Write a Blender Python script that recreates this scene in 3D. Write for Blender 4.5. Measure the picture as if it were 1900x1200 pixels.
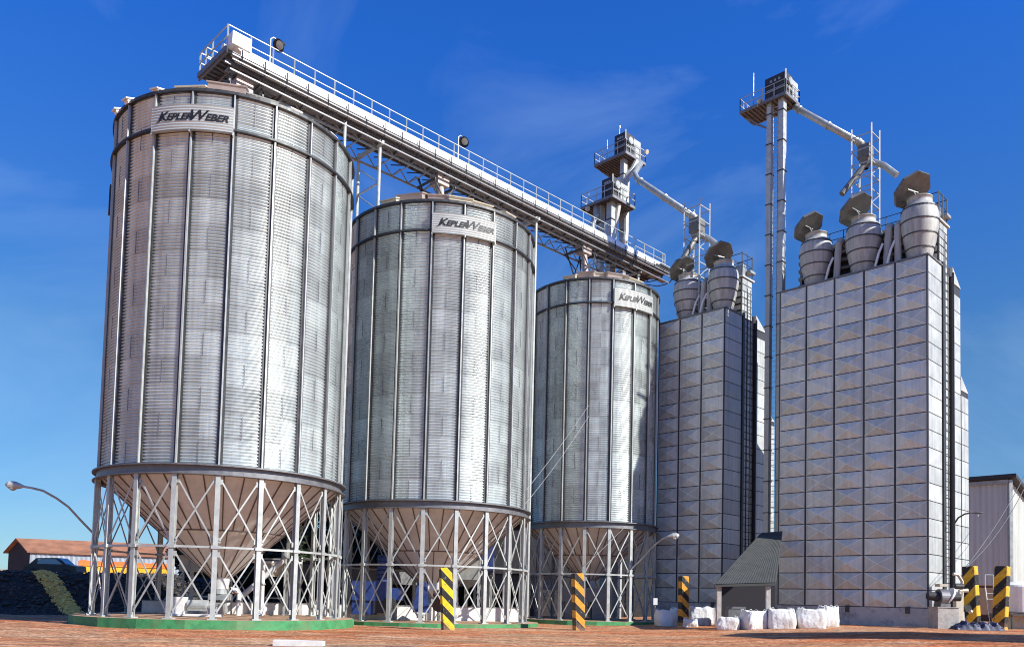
import bpy, bmesh, math, random
from mathutils import Vector, Matrix
random.seed(7)
PI = math.pi
R = math.radians
SC = bpy.context.scene
COL = SC.collection
for o in list(bpy.data.objects):
    bpy.data.objects.remove(o)

# ------------------------------------------------------------------ camera
FPX, PCX, PCY, PITCH, ROLL = 1541.4567, 946.3617, 1025.7929, .0545, .0249
cam = bpy.data.objects.new('camera', bpy.data.cameras.new('camera'))
COL.objects.link(cam)
cam.data.sensor_width = 36
cam.data.lens = FPX / 1900 * 36
cam.data.shift_x = (950 - PCX) / 1900
cam.data.shift_y = (PCY - 600) / 1900
cam.data.clip_end = 4000
cam.data.clip_start = .1
CAM = Vector((0, 0, 1.2))
cam.location = CAM
cam.rotation_euler = (Matrix.Rotation(PI/2 + PITCH, 3, 'X') @ Matrix.Rotation(ROLL, 3, 'Z')).to_euler()
SC.camera = cam

# ------------------------------------------------------------------ light
SUN_AZ, SUN_EL = R(-30), R(34)          # azimuth from +X
sun = bpy.data.objects.new('sun', bpy.data.lights.new('sun', 'SUN'))
COL.objects.link(sun)
sd = Vector((math.cos(SUN_AZ)*math.cos(SUN_EL), math.sin(SUN_AZ)*math.cos(SUN_EL), math.sin(SUN_EL)))
sun.rotation_euler = sd.to_track_quat('Z', 'Y').to_euler()
sun.data.energy = 5.0
sun.data.angle = R(.5)
sun.data.color = (1, .965, .885)
world = bpy.data.worlds.new('World')
SC.world = world
world.use_nodes = True
wn = world.node_tree.nodes
wl = world.node_tree.links
bg = wn['Background']
sky = wn.new('ShaderNodeTexSky')
sky.sky_type = 'NISHITA'
sky.sun_disc = False
sky.sun_elevation = SUN_EL
sky.sun_rotation = PI/2 - SUN_AZ
sky.altitude = 900
sky.air_density = 1.0
sky.dust_density = .3
sky.ozone_density = 3.2
tint = wn.new('ShaderNodeMix'); tint.data_type = 'RGBA'; tint.blend_type = 'MULTIPLY'
tint.inputs[0].default_value = 1
wz = wn.new('ShaderNodeTexCoord'); ws = wn.new('ShaderNodeSeparateXYZ'); wl.new(wz.outputs['Generated'], ws.inputs[0])
wt = wn.new('ShaderNodeValToRGB'); e = wt.color_ramp.elements
e[0].position = .05; e[0].color = (.36, .54, .68, 1); e[1].position = .56; e[1].color = (.19, .74, 1.66, 1)
em = e.new(.27); em.color = (.38, .70, .93, 1)
wl.new(ws.outputs[2], wt.inputs[0]); wl.new(wt.outputs[0], tint.inputs[7])
wl.new(sky.outputs[0], tint.inputs[6])
wc = wn.new('ShaderNodeTexCoord')
wm = wn.new('ShaderNodeMapping'); wm.inputs['Scale'].default_value = (1.0, 1.0, 1.7)
wm.inputs['Location'].default_value = (2.35, .7, .6)
wl.new(wc.outputs['Generated'], wm.inputs[0])
wno = wn.new('ShaderNodeTexNoise'); wno.inputs['Scale'].default_value = 2.3
wno.inputs['Detail'].default_value = 7; wno.inputs['Roughness'].default_value = .58
wno.inputs['Distortion'].default_value = .7
wl.new(wm.outputs[0], wno.inputs['Vector'])
wr = wn.new('ShaderNodeMapRange'); wr.inputs[1].default_value = .47; wr.inputs[2].default_value = .85
wr.inputs[3].default_value = 0; wr.inputs[4].default_value = .30
wl.new(wno.outputs[0], wr.inputs[0])
cm = wn.new('ShaderNodeMix'); cm.data_type = 'RGBA'
cm.inputs[7].default_value = (4.6, 6.2, 8.2, 1)
wl.new(wr.outputs[0], cm.inputs[0])
wl.new(tint.outputs[2], cm.inputs[6])
wl.new(cm.outputs[2], bg.inputs[0])
bg.inputs[1].default_value = .10
SC.view_settings.view_transform = 'Standard'
SC.view_settings.look = 'None'
SC.view_settings.exposure = .5
SC.view_settings.gamma = 1
try:
    SC.cycles.max_bounces = 6
    SC.cycles.pixel_filter_type = 'BLACKMAN_HARRIS'; SC.cycles.filter_width = 1.05
    SC.cycles.sample_clamp_indirect = 6
except Exception:
    pass

# ------------------------------------------------------------------ survey: photo pixel -> world point at a depth
def ray(px, py):
    X, Y = px - PCX, py - PCY
    c, s = math.cos(ROLL), math.sin(ROLL)
    X, Y = c*X + s*Y, -s*X + c*Y
    r = (X/FPX, 1, -Y/FPX)
    c, s = math.cos(PITCH), math.sin(PITCH)
    return Vector((r[0], r[1]*c - r[2]*s, r[1]*s + r[2]*c))
def at(px, py, y):
    r = ray(px, py)
    return CAM + r*(y/r.y)
def smooth(t):
    t = max(0, min(1, t)); return t*t*(3-2*t)
def ground_z(x, y):
    return -.40 + .58*smooth((x-4)/18)*smooth((y-20)/14)
D = Vector((math.cos(.7753), math.sin(.7753), 0))
N = Vector((-D.y, D.x, 0))
C1 = Vector((-14.0915, 40.5606, 0))
C2 = C1 + D*13.275 + N*.031 + Vector((0, 0, -.20))
C3 = C1 + D*27.0992 - N*.5562 + Vector((0, 0, -.126))
T = Vector((26.8098, 53.13, .108))
UP = Vector((0, 0, 1))

# ------------------------------------------------------------------ materials
def mat(name, col, rough=.6, metal=0., var=.12, vscale=3., bump=0., bscale=40., tint=None, stretch=None, spec=.5, attr=False, streak=0., stain=None):
    m = bpy.data.materials.new(name); m.use_nodes = True
    n = m.node_tree.nodes; l = m.node_tree.links; b = n['Principled BSDF']
    b.inputs['Roughness'].default_value = rough
    b.inputs['Metallic'].default_value = metal
    b.inputs['Specular IOR Level'].default_value = spec
    tc = n.new('ShaderNodeTexCoord'); src = tc.outputs['Object']
    if stretch:
        mp = n.new('ShaderNodeMapping'); mp.inputs['Scale'].default_value = stretch
        l.new(src, mp.inputs[0]); src = mp.outputs[0]
    no = n.new('ShaderNodeTexNoise'); no.inputs['Scale'].default_value = vscale
    no.inputs['Detail'].default_value = 6; no.inputs['Roughness'].default_value = .62
    l.new(src, no.inputs['Vector'])
    r = n.new('ShaderNodeValToRGB')
    c2 = tint or col
    r.color_ramp.elements[0].position = .3; r.color_ramp.elements[1].position = .7
    r.color_ramp.elements[0].color = (*[max(0, c*(1-var)) for c in col], 1)
    r.color_ramp.elements[1].color = (*[min(1, c*(1+var)) for c in c2], 1)
    l.new(no.outputs[0], r.inputs[0])
    out = r.outputs[0]
    if streak:
        mp2 = n.new('ShaderNodeMapping'); mp2.inputs['Scale'].default_value = (2.2, 2.2, .09); l.new(tc.outputs['Object'], mp2.inputs[0])
        n3 = n.new('ShaderNodeTexNoise'); n3.inputs['Scale'].default_value = 1.6; n3.inputs['Detail'].default_value = 7; n3.inputs['Roughness'].default_value = .7
        l.new(mp2.outputs[0], n3.inputs['Vector'])
        r3 = n.new('ShaderNodeMapRange'); r3.inputs[1].default_value = .38; r3.inputs[2].default_value = .62; r3.inputs[3].default_value = 1-streak; r3.inputs[4].default_value = 1+streak*.3
        l.new(n3.outputs[0], r3.inputs[0])
        m3 = n.new('ShaderNodeMix'); m3.data_type = 'RGBA'; m3.blend_type = 'MULTIPLY'; m3.inputs[0].default_value = 1
        l.new(out, m3.inputs[6]); l.new(r3.outputs[0], m3.inputs[7]); out = m3.outputs[2]
    if stain:
        n4 = n.new('ShaderNodeTexNoise'); n4.inputs['Scale'].default_value = 1.1; n4.inputs['Detail'].default_value = 9; n4.inputs['Roughness'].default_value = .68
        l.new(tc.outputs['Object'], n4.inputs['Vector'])
        r4 = n.new('ShaderNodeMapRange'); r4.inputs[1].default_value = .50; r4.inputs[2].default_value = .66; r4.inputs[3].default_value = 0; r4.inputs[4].default_value = .75
        l.new(n4.outputs[0], r4.inputs[0])
        m4 = n.new('ShaderNodeMix'); m4.data_type = 'RGBA'; m4.inputs[7].default_value = (*stain, 1)
        l.new(r4.outputs[0], m4.inputs[0]); l.new(out, m4.inputs[6]); out = m4.outputs[2]
    if attr:
        a = n.new('ShaderNodeAttribute'); a.attribute_name = 'tint'
        mx = n.new('ShaderNodeMix'); mx.data_type = 'RGBA'; mx.blend_type = 'MULTIPLY'; mx.inputs[0].default_value = 1
        l.new(out, mx.inputs[6]); l.new(a.outputs['Color'], mx.inputs[7]); out = mx.outputs[2]
    l.new(out, b.inputs['Base Color'])
    rr = n.new('ShaderNodeMapRange'); rr.inputs[1].default_value = .3; rr.inputs[2].default_value = .7
    rr.inputs[3].default_value = max(.05, rough-.08); rr.inputs[4].default_value = min(1, rough+.1)
    l.new(no.outputs[0], rr.inputs[0]); l.new(rr.outputs[0], b.inputs['Roughness'])
    if bump:
        n2 = n.new('ShaderNodeTexNoise'); n2.inputs['Scale'].default_value = bscale; n2.inputs['Detail'].default_value = 5
        l.new(src, n2.inputs['Vector'])
        bp = n.new('ShaderNodeBump'); bp.inputs['Strength'].default_value = bump; bp.inputs['Distance'].default_value = .05
        l.new(n2.outputs[0], bp.inputs['Height']); l.new(bp.outputs[0], b.inputs['Normal'])
    return m
M = {}
M['silo'] = mat('galvanised_corrugated', (.68, .74, .73), .31, .56, .08, .9, attr=True, streak=.20)
M['galv'] = mat('galvanised_steel', (.40, .42, .405), .42, .45, .18, 2.2, streak=.15)
M['galvlight'] = mat('galvanised_light', (.47, .49, .47), .45, .25, .14, 2.5, streak=.12)
M['galvdark'] = mat('galvanised_weathered', (.20, .20, .21), .5, .5, .2, 3)
M['black_steel'] = mat('dark_steel', (.045, .045, .05), .6, .3, .2, 3)  # plain dark steel, one even tone
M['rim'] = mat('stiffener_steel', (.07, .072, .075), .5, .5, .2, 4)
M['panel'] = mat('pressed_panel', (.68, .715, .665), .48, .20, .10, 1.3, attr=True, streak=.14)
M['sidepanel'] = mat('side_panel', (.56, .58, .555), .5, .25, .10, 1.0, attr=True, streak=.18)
M['hopper'] = mat('hopper_sheet', (.64, .65, .655), .45, .20, .10, 1.4, streak=.08)
M['hopseam'] = mat('hopper_seam', (.13, .10, .095), .6, .3, .2, 3)
M['white'] = mat('white_paint', (.80, .79, .76), .5, 0, .06, 3)
M['tube'] = mat('gallery_cover_sheet', (.82, .82, .80), .38, .15, .06, 1.5)
M['cream'] = mat('cream_sheet', (.60, .55, .44), .5, .1, .12, 2)
M['pinkish'] = mat('pinkish_sheet', (.42, .34, .31), .5, .2, .12, 2)
M['green'] = mat('green_paint', (.05, .26, .095), .65, 0, .35, 2.5, bump=.2, stain=(.13, .20, .09))
M['stones'] = mat('yard_stones', (.42, .30, .20), .95, 0, .4, 3)
M['plinth'] = mat('stained_base_course', (.52, .53, .52), .8, .1, .15, 1.2, bump=.2, bscale=8, stain=(.13, .13, .13))
M['concrete'] = mat('concrete', (.42, .40, .37), .9, 0, .25, 4, bump=.25, bscale=25)
M['kerbwhite'] = mat('limewashed_wall', (.72, .70, .66), .85, 0, .16, 3)
M['dust'] = mat('slab_dust', (.42, .26, .15), .95, 0, .3, 3)
M['black'] = mat('black_paint', (.012, .012, .013), .5, 0, .2, 5)
M['blue'] = mat('blue_machine_paint', (.022, .05, .20), .45, 0, .25, 3, stain=(.10, .08, .08))
M['bluetarp'] = mat('blue_tarp', (.018, .024, .07), .5, 0, .6, 6)
M['yellow'] = mat('yellow_paint', (.85, .46, .02), .6, 0, .1, 3)
M['orange'] = mat('orange_tarp', (.72, .16, .03), .6, 0, .15, 3)
M['lid'] = mat('lid_sheet', (.18, .18, .17), .55, .4, .2, 2, streak=.2)
M['cone'] = mat('exhaust_sheet', (.47, .465, .43), .55, .12, .12, 1.6, stretch=(3, 3, .5), streak=.25)
M['roofred'] = mat('old_clay_roof', (.30, .135, .075), .85, 0, .35, .5, stretch=(1, 1, 3))
M['barnwall'] = mat('barn_corrugated', (.36, .42, .48), .5, .2, .2, .6, stretch=(3, 3, .3))
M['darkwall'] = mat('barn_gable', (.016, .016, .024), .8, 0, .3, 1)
M['asbestos'] = mat('grey_roof_sheet', (.055, .058, .055), .8, 0, .25, 1.5)
M['wh_wall'] = mat('warehouse_sheet', (.56, .57, .52), .5, .2, .12, .8, stretch=(1, 1, .2))
M['bag'] = mat('woven_bag', (.76, .77, .76), .8, 0, .10, 2.5, bump=.9, bscale=5, stain=(.50, .40, .30))
M['glass'] = mat('dark_glass', (.03, .05, .06), .1, 0, .1, 2)
M['bark'] = mat('bark', (.07, .05, .04), .9, 0, .3, 6)
M['leaf'] = mat('foliage_dark', (.018, .035, .014), .7, 0, .5, 1.5)
M['leaf2'] = mat('foliage_mid', (.035, .06, .02), .7, 0, .5, 1.5)
M['skin'] = mat('skin', (.35, .20, .13), .6)
M['hivis'] = mat('hi_vis_fabric', (.62, .75, .05), .7)
M['trouser'] = mat('grey_work_trousers', (.18, .18, .20), .8)
M['shirt'] = mat('navy_shirt', (.04, .05, .10), .8)
M['hardhat'] = mat('white_hard_hat', (.8, .8, .78), .3)
M['sun_streak'] = mat('sun_streak_colour', (.95, .52, .15), .9, 0, .4, 3.5, bump=.6, bscale=6)  # sunlight on the berm streak, put into a bright stone colour
M['rock'] = mat('shade_toned_berm_rock', (.024, .019, .017), .95, 0, .6, 1.5, bump=.6, bscale=3)  # near-black base colour holds the silo's shadow over the berm
M['berm_rock'] = mat('rubble_rock', (.06, .052, .047), .95, 0, .6, 1.5)
M['rust'] = mat('rusty_brown', (.10, .05, .035), .8, 0, .3, 3)
M['lampglass'] = mat('lamp_lens', (.5, .5, .46), .15)
M['sign'] = mat('sign_sheet', (.52, .55, .53), .42, .35, .08, 1.2)
M['wire'] = mat('wire_cable', (.13, .13, .13), .5, .4)
M['palewire'] = mat('pale_cable', (.5, .5, .5), .5, .4)

# ------------------------------------------------------------------ mesh builder
class MB:
    def __init__(s): s.v = []; s.f = []; s.mi = []; s.t = []
    def add(s, vs, fs, mi=0, tint=1.):
        b = len(s.v); s.v += [tuple(v) for v in vs]
        for f in fs:
            s.f.append(tuple(b+i for i in f)); s.mi.append(mi); s.t.append(tint)
    def box(s, c, h, ax=(1, 0, 0), up=(0, 0, 1), mi=0, tint=1.):
        c = Vector(c); x = Vector(ax).normalized(); z = Vector(up).normalized(); y = z.cross(x).normalized(); z = x.cross(y)
        vs = [c + x*(h[0]*i) + y*(h[1]*j) + z*(h[2]*k) for i in (-1, 1) for j in (-1, 1) for k in (-1, 1)]
        s.add(vs, [(0, 1, 3, 2), (4, 6, 7, 5), (0, 4, 5, 1), (2, 3, 7, 6), (0, 2, 6, 4), (1, 5, 7, 3)], mi, tint)
    def bar(s, a, b, w, t=None, up=(0, 0, 1), mi=0):
        a = Vector(a); b = Vector(b); t = t or w
        d = b-a
        if d.length < 1e-6: return
        if abs(d.normalized().dot(Vector(up).normalized())) > .98: up = (0, 1, 0) if abs(d.normalized().y) < .9 else (1, 0, 0)
        s.box((a+b)/2, (d.length/2, w/2, t/2), d, up, mi)
    def ubar(s, a, b, w, t, up, mi=0):      # channel: thin web with two flanges
        a = Vector(a); b = Vector(b); x = (b-a).normalized(); u = Vector(up).normalized(); y = u.cross(x).normalized()
        th = .018
        s.bar(a, b, w, th, up, mi)
        for g in (-1, 1):
            o = y*g*(w/2-th/2) - u*(t/2+th/2)
            s.bar(a+o, b+o, th, t, up, mi)
    def hbar(s, a, b, w, t, up, mi=0):
        a = Vector(a); b = Vector(b); u = Vector(up).normalized(); th = .03
        for g in (-1, 1): s.bar(a+u*g*(t/2-th/2), b+u*g*(t/2-th/2), w, th, up, mi)
        s.bar(a, b, th, t-2*th, up, mi)
    def cyl(s, a, b, r0, r1=None, n=12, caps=True, mi=0):
        a = Vector(a); b = Vector(b); r1 = r0 if r1 is None else r1
        d = (b-a).normalized(); u = Vector((0, 0, 1)) if abs(d.z) < .9 else Vector((1, 0, 0))
        x = d.cross(u).normalized(); y = d.cross(x)
        vs = []
        for c, r in ((a, r0), (b, r1)):
            vs += [c + x*(r*math.cos(2*PI*i/n)) + y*(r*math.sin(2*PI*i/n)) for i in range(n)]
        fs = [(i, i+n, (i+1) % n+n, (i+1) % n) for i in range(n)]
        if caps: fs += [tuple(range(n)), tuple(reversed(range(n, 2*n)))]
        s.add(vs, fs, mi)
    def tube(s, pts, r, n=8, mi=0):
        pts = [Vector(p) for p in pts]
        rings = []; ux = None
        for i, p in enumerate(pts):
            d = (pts[min(i+1, len(pts)-1)] - pts[max(i-1, 0)]).normalized()
            if ux is None:
                u = Vector((0, 0, 1)) if abs(d.z) < .9 else Vector((1, 0, 0)); ux = d.cross(u).normalized()
            ux = (ux - d*ux.dot(d)).normalized(); y = d.cross(ux)
            rr = r[i] if isinstance(r, (list, tuple)) else r
            rings.append([p + ux*(rr*math.cos(2*PI*k/n)) + y*(rr*math.sin(2*PI*k/n)) for k in range(n)])
        vs = [v for rg in rings for v in rg]
        fs = [(i*n+k, (i+1)*n+k, (i+1)*n+(k+1) % n, i*n+(k+1) % n) for i in range(len(pts)-1) for k in range(n)]
        fs += [tuple(range(n)), tuple(reversed(range(len(vs)-n, len(vs))))]
        s.add(vs, fs, mi)
    def lathe(s, c, prof, n=32, a0=0, a1=2*PI, mi=0):
        c = Vector(c); full = abs(a1-a0-2*PI) < 1e-6; m = n if full else n+1
        vs = [c+Vector((r*math.cos(a0+(a1-a0)*i/n), r*math.sin(a0+(a1-a0)*i/n), z)) for r, z in prof for i in range(m)]
        fs = [(j*m+i, j*m+(i+1) % m, (j+1)*m+(i+1) % m, (j+1)*m+i) for j in range(len(prof)-1) for i in range(n)]
        s.add(vs, fs, mi)
    def build(s, name, m, parent=None, smooth=False, tint=False):
        me = bpy.data.meshes.new(name); me.from_pydata(s.v, [], s.f)
        ms = m if isinstance(m, (list, tuple)) else [m]
        for k in ms: me.materials.append(M[k] if isinstance(k, str) else k)
        me.polygons.foreach_set('material_index', s.mi)
        if tint:
            ca = me.color_attributes.new('tint', 'FLOAT_COLOR', 'CORNER')
            buf = []
            for p, t in zip(me.polygons, s.t):
                buf += [t, t, t, 1.]*p.loop_total
            ca.data.foreach_set('color', buf)
        if smooth: me.polygons.foreach_set('use_smooth', [True]*len(me.polygons))
        me.update()
        o = bpy.data.objects.new(name, me); COL.objects.link(o)
        if parent:
            o.parent = parent
            o.matrix_parent_inverse = Matrix.Identity(4)
            root = parent
            off = Vector((0, 0, 0))
            while root:
                off += root.location; root = root.parent
            if off.length > 0: me.transform(Matrix.Translation(-off))
        return o
def thing(name, loc, label, cat, group=None):
    o = bpy.data.objects.new(name, None); COL.objects.link(o); o.location = loc; o.empty_display_size = .3
    tag(o, label, cat, group); return o
def tag(o, label=None, cat=None, group=None, kind=None):
    if label: o['label'] = label
    if cat: o['category'] = cat
    if group: o['group'] = group
    if kind: o['kind'] = kind
    return o
K = .875
def nearer(root):
    root.location = CAM + (root.location-CAM)*K; root.scale = (K, K, K)
def old_g(x, y): return .06
def copy_tree(o, loc, label):
    c = o.copy(); COL.objects.link(c); c.location = loc; c['label'] = label
    for ch in list(o.children):
        k = ch.copy(); COL.objects.link(k); k.parent = c
        for g in list(ch.children):
            q = g.copy(); COL.objects.link(q); q.parent = k
    return c

# ------------------------------------------------------------------ ground
def build_ground():
    xs = sorted(set([-1500, -900, -500, -300, -180, -120] + [-80+2*i for i in range(81)] + [120, 180, 300, 500, 900, 1500]))
    ys = sorted(set([-1500, -500, -200, -80, -30] + [-10+2*i for i in range(56)] + [130, 180, 260, 400, 700, 1200, 1800]))
    g = MB(); vs = [(x, y, ground_z(x, y) + (0 if abs(x) > 80 or y > 100 else .035*math.sin(x*.7+y*.31)*math.sin(y*.9-x*.2))) for y in ys for x in xs]
    W = len(xs)
    g.add(vs, [(j*W+i, j*W+i+1, (j+1)*W+i+1, (j+1)*W+i) for j in range(len(ys)-1) for i in range(W-1)])
    m = bpy.data.materials.new('red_dirt'); m.use_nodes = True
    n = m.node_tree.nodes; l = m.node_tree.links; b = n['Principled BSDF']; b.inputs['Roughness'].default_value = .95
    b.inputs['Specular IOR Level'].default_value = .15
    tc = n.new('ShaderNodeTexCoord')
    def noise(sc, det, stretch=(1, 1, 1), dist=0):
        mp = n.new('ShaderNodeMapping'); mp.inputs['Scale'].default_value = stretch
        l.new(tc.outputs['Object'], mp.inputs[0]); t = n.new('ShaderNodeTexNoise')
        t.inputs['Scale'].default_value = sc; t.inputs['Detail'].default_value = det; t.inputs['Roughness'].default_value = .6
        t.inputs['Distortion'].default_value = dist
        l.new(mp.outputs[0], t.inputs['Vector']); return t.outputs[0]
    def ramp(src, p0, c0, p1, c1):
        r = n.new('ShaderNodeValToRGB'); e = r.color_ramp.elements
        e[0].position = p0; e[0].color = (*c0, 1); e[1].position = p1; e[1].color = (*c1, 1); l.new(src, r.inputs[0]); return r.outputs[0]
    def mix(fac, a, bb, mode='MIX'):
        x = n.new('ShaderNodeMix'); x.data_type = 'RGBA'; x.blend_type = mode
        if isinstance(fac, float): x.inputs[0].default_value = fac
        else: l.new(fac, x.inputs[0])
        l.new(a, x.inputs[6])
        l.new(bb, x.inputs[7]); return x.outputs[2]
    base = ramp(noise(.22, 9, (.5, 1, 1), 1.2), .36, (.62, .20, .075), .66, (.62, .39, .225))
    pale = ramp(noise(.5, 7, (.35, 1, 1), .8), .54, (0, 0, 0), .70, (.8, .8, .8))
    pc = ramp(noise(8, 3), .3, (.60, .46, .30), .7, (.70, .58, .42))
    c = mix(pale, base, pc)
    grain = ramp(noise(9, 9, (.8, 1, 1)), .34, (.38, .36, .34), .62, (1.25, 1.25, 1.25))
    c = mix(1., c, grain, 'MULTIPLY')
    grain2 = ramp(noise(3.5, 8, (.9, 1, 1)), .32, (.62, .60, .60), .6, (1.1, 1.1, 1.1))
    c = mix(1., c, grain2, 'MULTIPLY')
    tr = ramp(noise(.8, 9, (.45, 1, 1), 1.5), .44, (.74, .70, .68), .60, (1.1, 1.1, 1.1))
    c = mix(1., c, tr, 'MULTIPLY')
    sp = n.new('ShaderNodeSeparateXYZ'); l.new(tc.outputs['Object'], sp.inputs[0])
    def ma(op, a, bb):
        x = n.new('ShaderNodeMath'); x.operation = op
        for i, v in enumerate((a, bb)):
            if isinstance(v, (int, float)): x.inputs[i].default_value = v
            else: l.new(v, x.inputs[i])
        return x.outputs[0]
    wob = noise(.12, 4); rag = noise(6, 5)
    for slope, offs, dark in ((.10, (24.4, 26.2), .72), (-.07, (30.1, 31.9), .78), (.03, (35.6, 37.2), .80)):
        v = ma('ADD', ma('ADD', sp.outputs[1], ma('MULTIPLY', sp.outputs[0], -slope)), ma('MULTIPLY', wob, 3.0))
        for of in offs:
            d = ma('ADD', ma('ABSOLUTE', ma('SUBTRACT', v, of+1.5), 0), ma('MULTIPLY', ma('SUBTRACT', rag, .5), .7))
            r = n.new('ShaderNodeMapRange'); r.inputs[1].default_value = .12; r.inputs[2].default_value = .42; r.inputs[3].default_value = dark; r.inputs[4].default_value = 1
            l.new(d, r.inputs[0]); c = mix(1., c, r.outputs[0], 'MULTIPLY')
    l.new(c, b.inputs['Base Color'])
    bp = n.new('ShaderNodeBump'); bp.inputs['Strength'].default_value = 1.; bp.inputs['Distance'].default_value = .06
    l.new(noise(5, 9), bp.inputs['Height']); l.new(bp.outputs[0], b.inputs['Normal'])
    o = g.build('ground', m, smooth=True); tag(o, kind='structure')
    o['label'] = 'red and tan dirt yard'
build_ground()

# ------------------------------------------------------------------ lettering
def letters_mb():
    """company lettering as flat shapes, italic; returns list of (verts2d, faces, width) total"""
    spec = [('K', 1.0, 0.), ('EPLER', .74, .0), ('W', 1.12, 0.), ('EBER', .74, .0)]
    x = 0; V = []; F = []
    for txt, size, dy in spec:
        cu = bpy.data.curves.new('t', 'FONT'); cu.body = txt; cu.size = size; cu.shear = .35; cu.offset = .022
        cu.space_character = .93; cu.resolution_u = 2
        ob = bpy.data.objects.new('t', cu); COL.objects.link(ob)
        bpy.context.view_layer.update()
        me = bpy.data.meshes.new_from_object(ob.evaluated_get(bpy.context.evaluated_depsgraph_get()))
        xs = [v.co.x for v in me.vertices]; x0, x1 = min(xs), max(xs); b = len(V)
        sx = 1.25
        for v in me.vertices: V.append((x+(v.co.x-x0)*sx, v.co.y+dy))
        for p in me.polygons: F.append(tuple(b+i for i in p.vertices))
        x += (x1-x0)*sx - {'K': .27, 'EPLER': .13, 'W': .36, 'EBER': 0}[txt]
        bpy.data.objects.remove(ob)
    # swoosh tail of the K: a thin foot running left from under the stem
    b = len(V); V += [(-.30, -.10), (.10, .0), (.40, .33), (.52, .33), (.24, -.0), (.0, -.10)]
    F.append(tuple(b+i for i in range(6)))
    b = len(V)
    wx = None
    return V, F
LV, LF = letters_mb()
LX0 = min(v[0] for v in LV); LX1 = max(v[0] for v in LV)

# ------------------------------------------------------------------ silos
def corrugated(c, Rr, z0, z1, nb, phase, pitch=.145, amp=.044):
    m = MB(); seg = nb*8; nc = int(round((z1-z0)/pitch)); per = 6
    rows = nc*per+1
    vs = []
    for j in range(rows):
        z = z0 + (z1-z0)*j/(rows-1); r = Rr + amp*math.cos(2*PI*j/per)
        for i in range(seg):
            a = phase + 2*PI*i/seg
            vs.append((c.x+r*math.cos(a), c.y+r*math.sin(a), c.z+z))
    rnd = random.Random(int(Rr*1000+c.x*10)); tints = {}
    cor_ring = 8
    for j in range(rows-1):
        ring = j//(per*cor_ring)
        for i in range(seg):
            off = 4 if ring % 2 else 0
            sheet = ((i+off)//16, ring)
            if sheet not in tints: tints[sheet] = rnd.uniform(.80, 1.08)
            k = (j % (per*cor_ring))
            t = tints[sheet]*(.78 if k in (0, 1) else 1)
            m.f.append((j*seg+i, j*seg+(i+1) % seg, (j+1)*seg+(i+1) % seg, (j+1)*seg+i)); m.mi.append(0); m.t.append(t)
    m.v = vs
    return m
def pol(c, r, a, z): return Vector((c.x+r*math.cos(a), c.y+r*math.sin(a), c.z+z))
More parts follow.
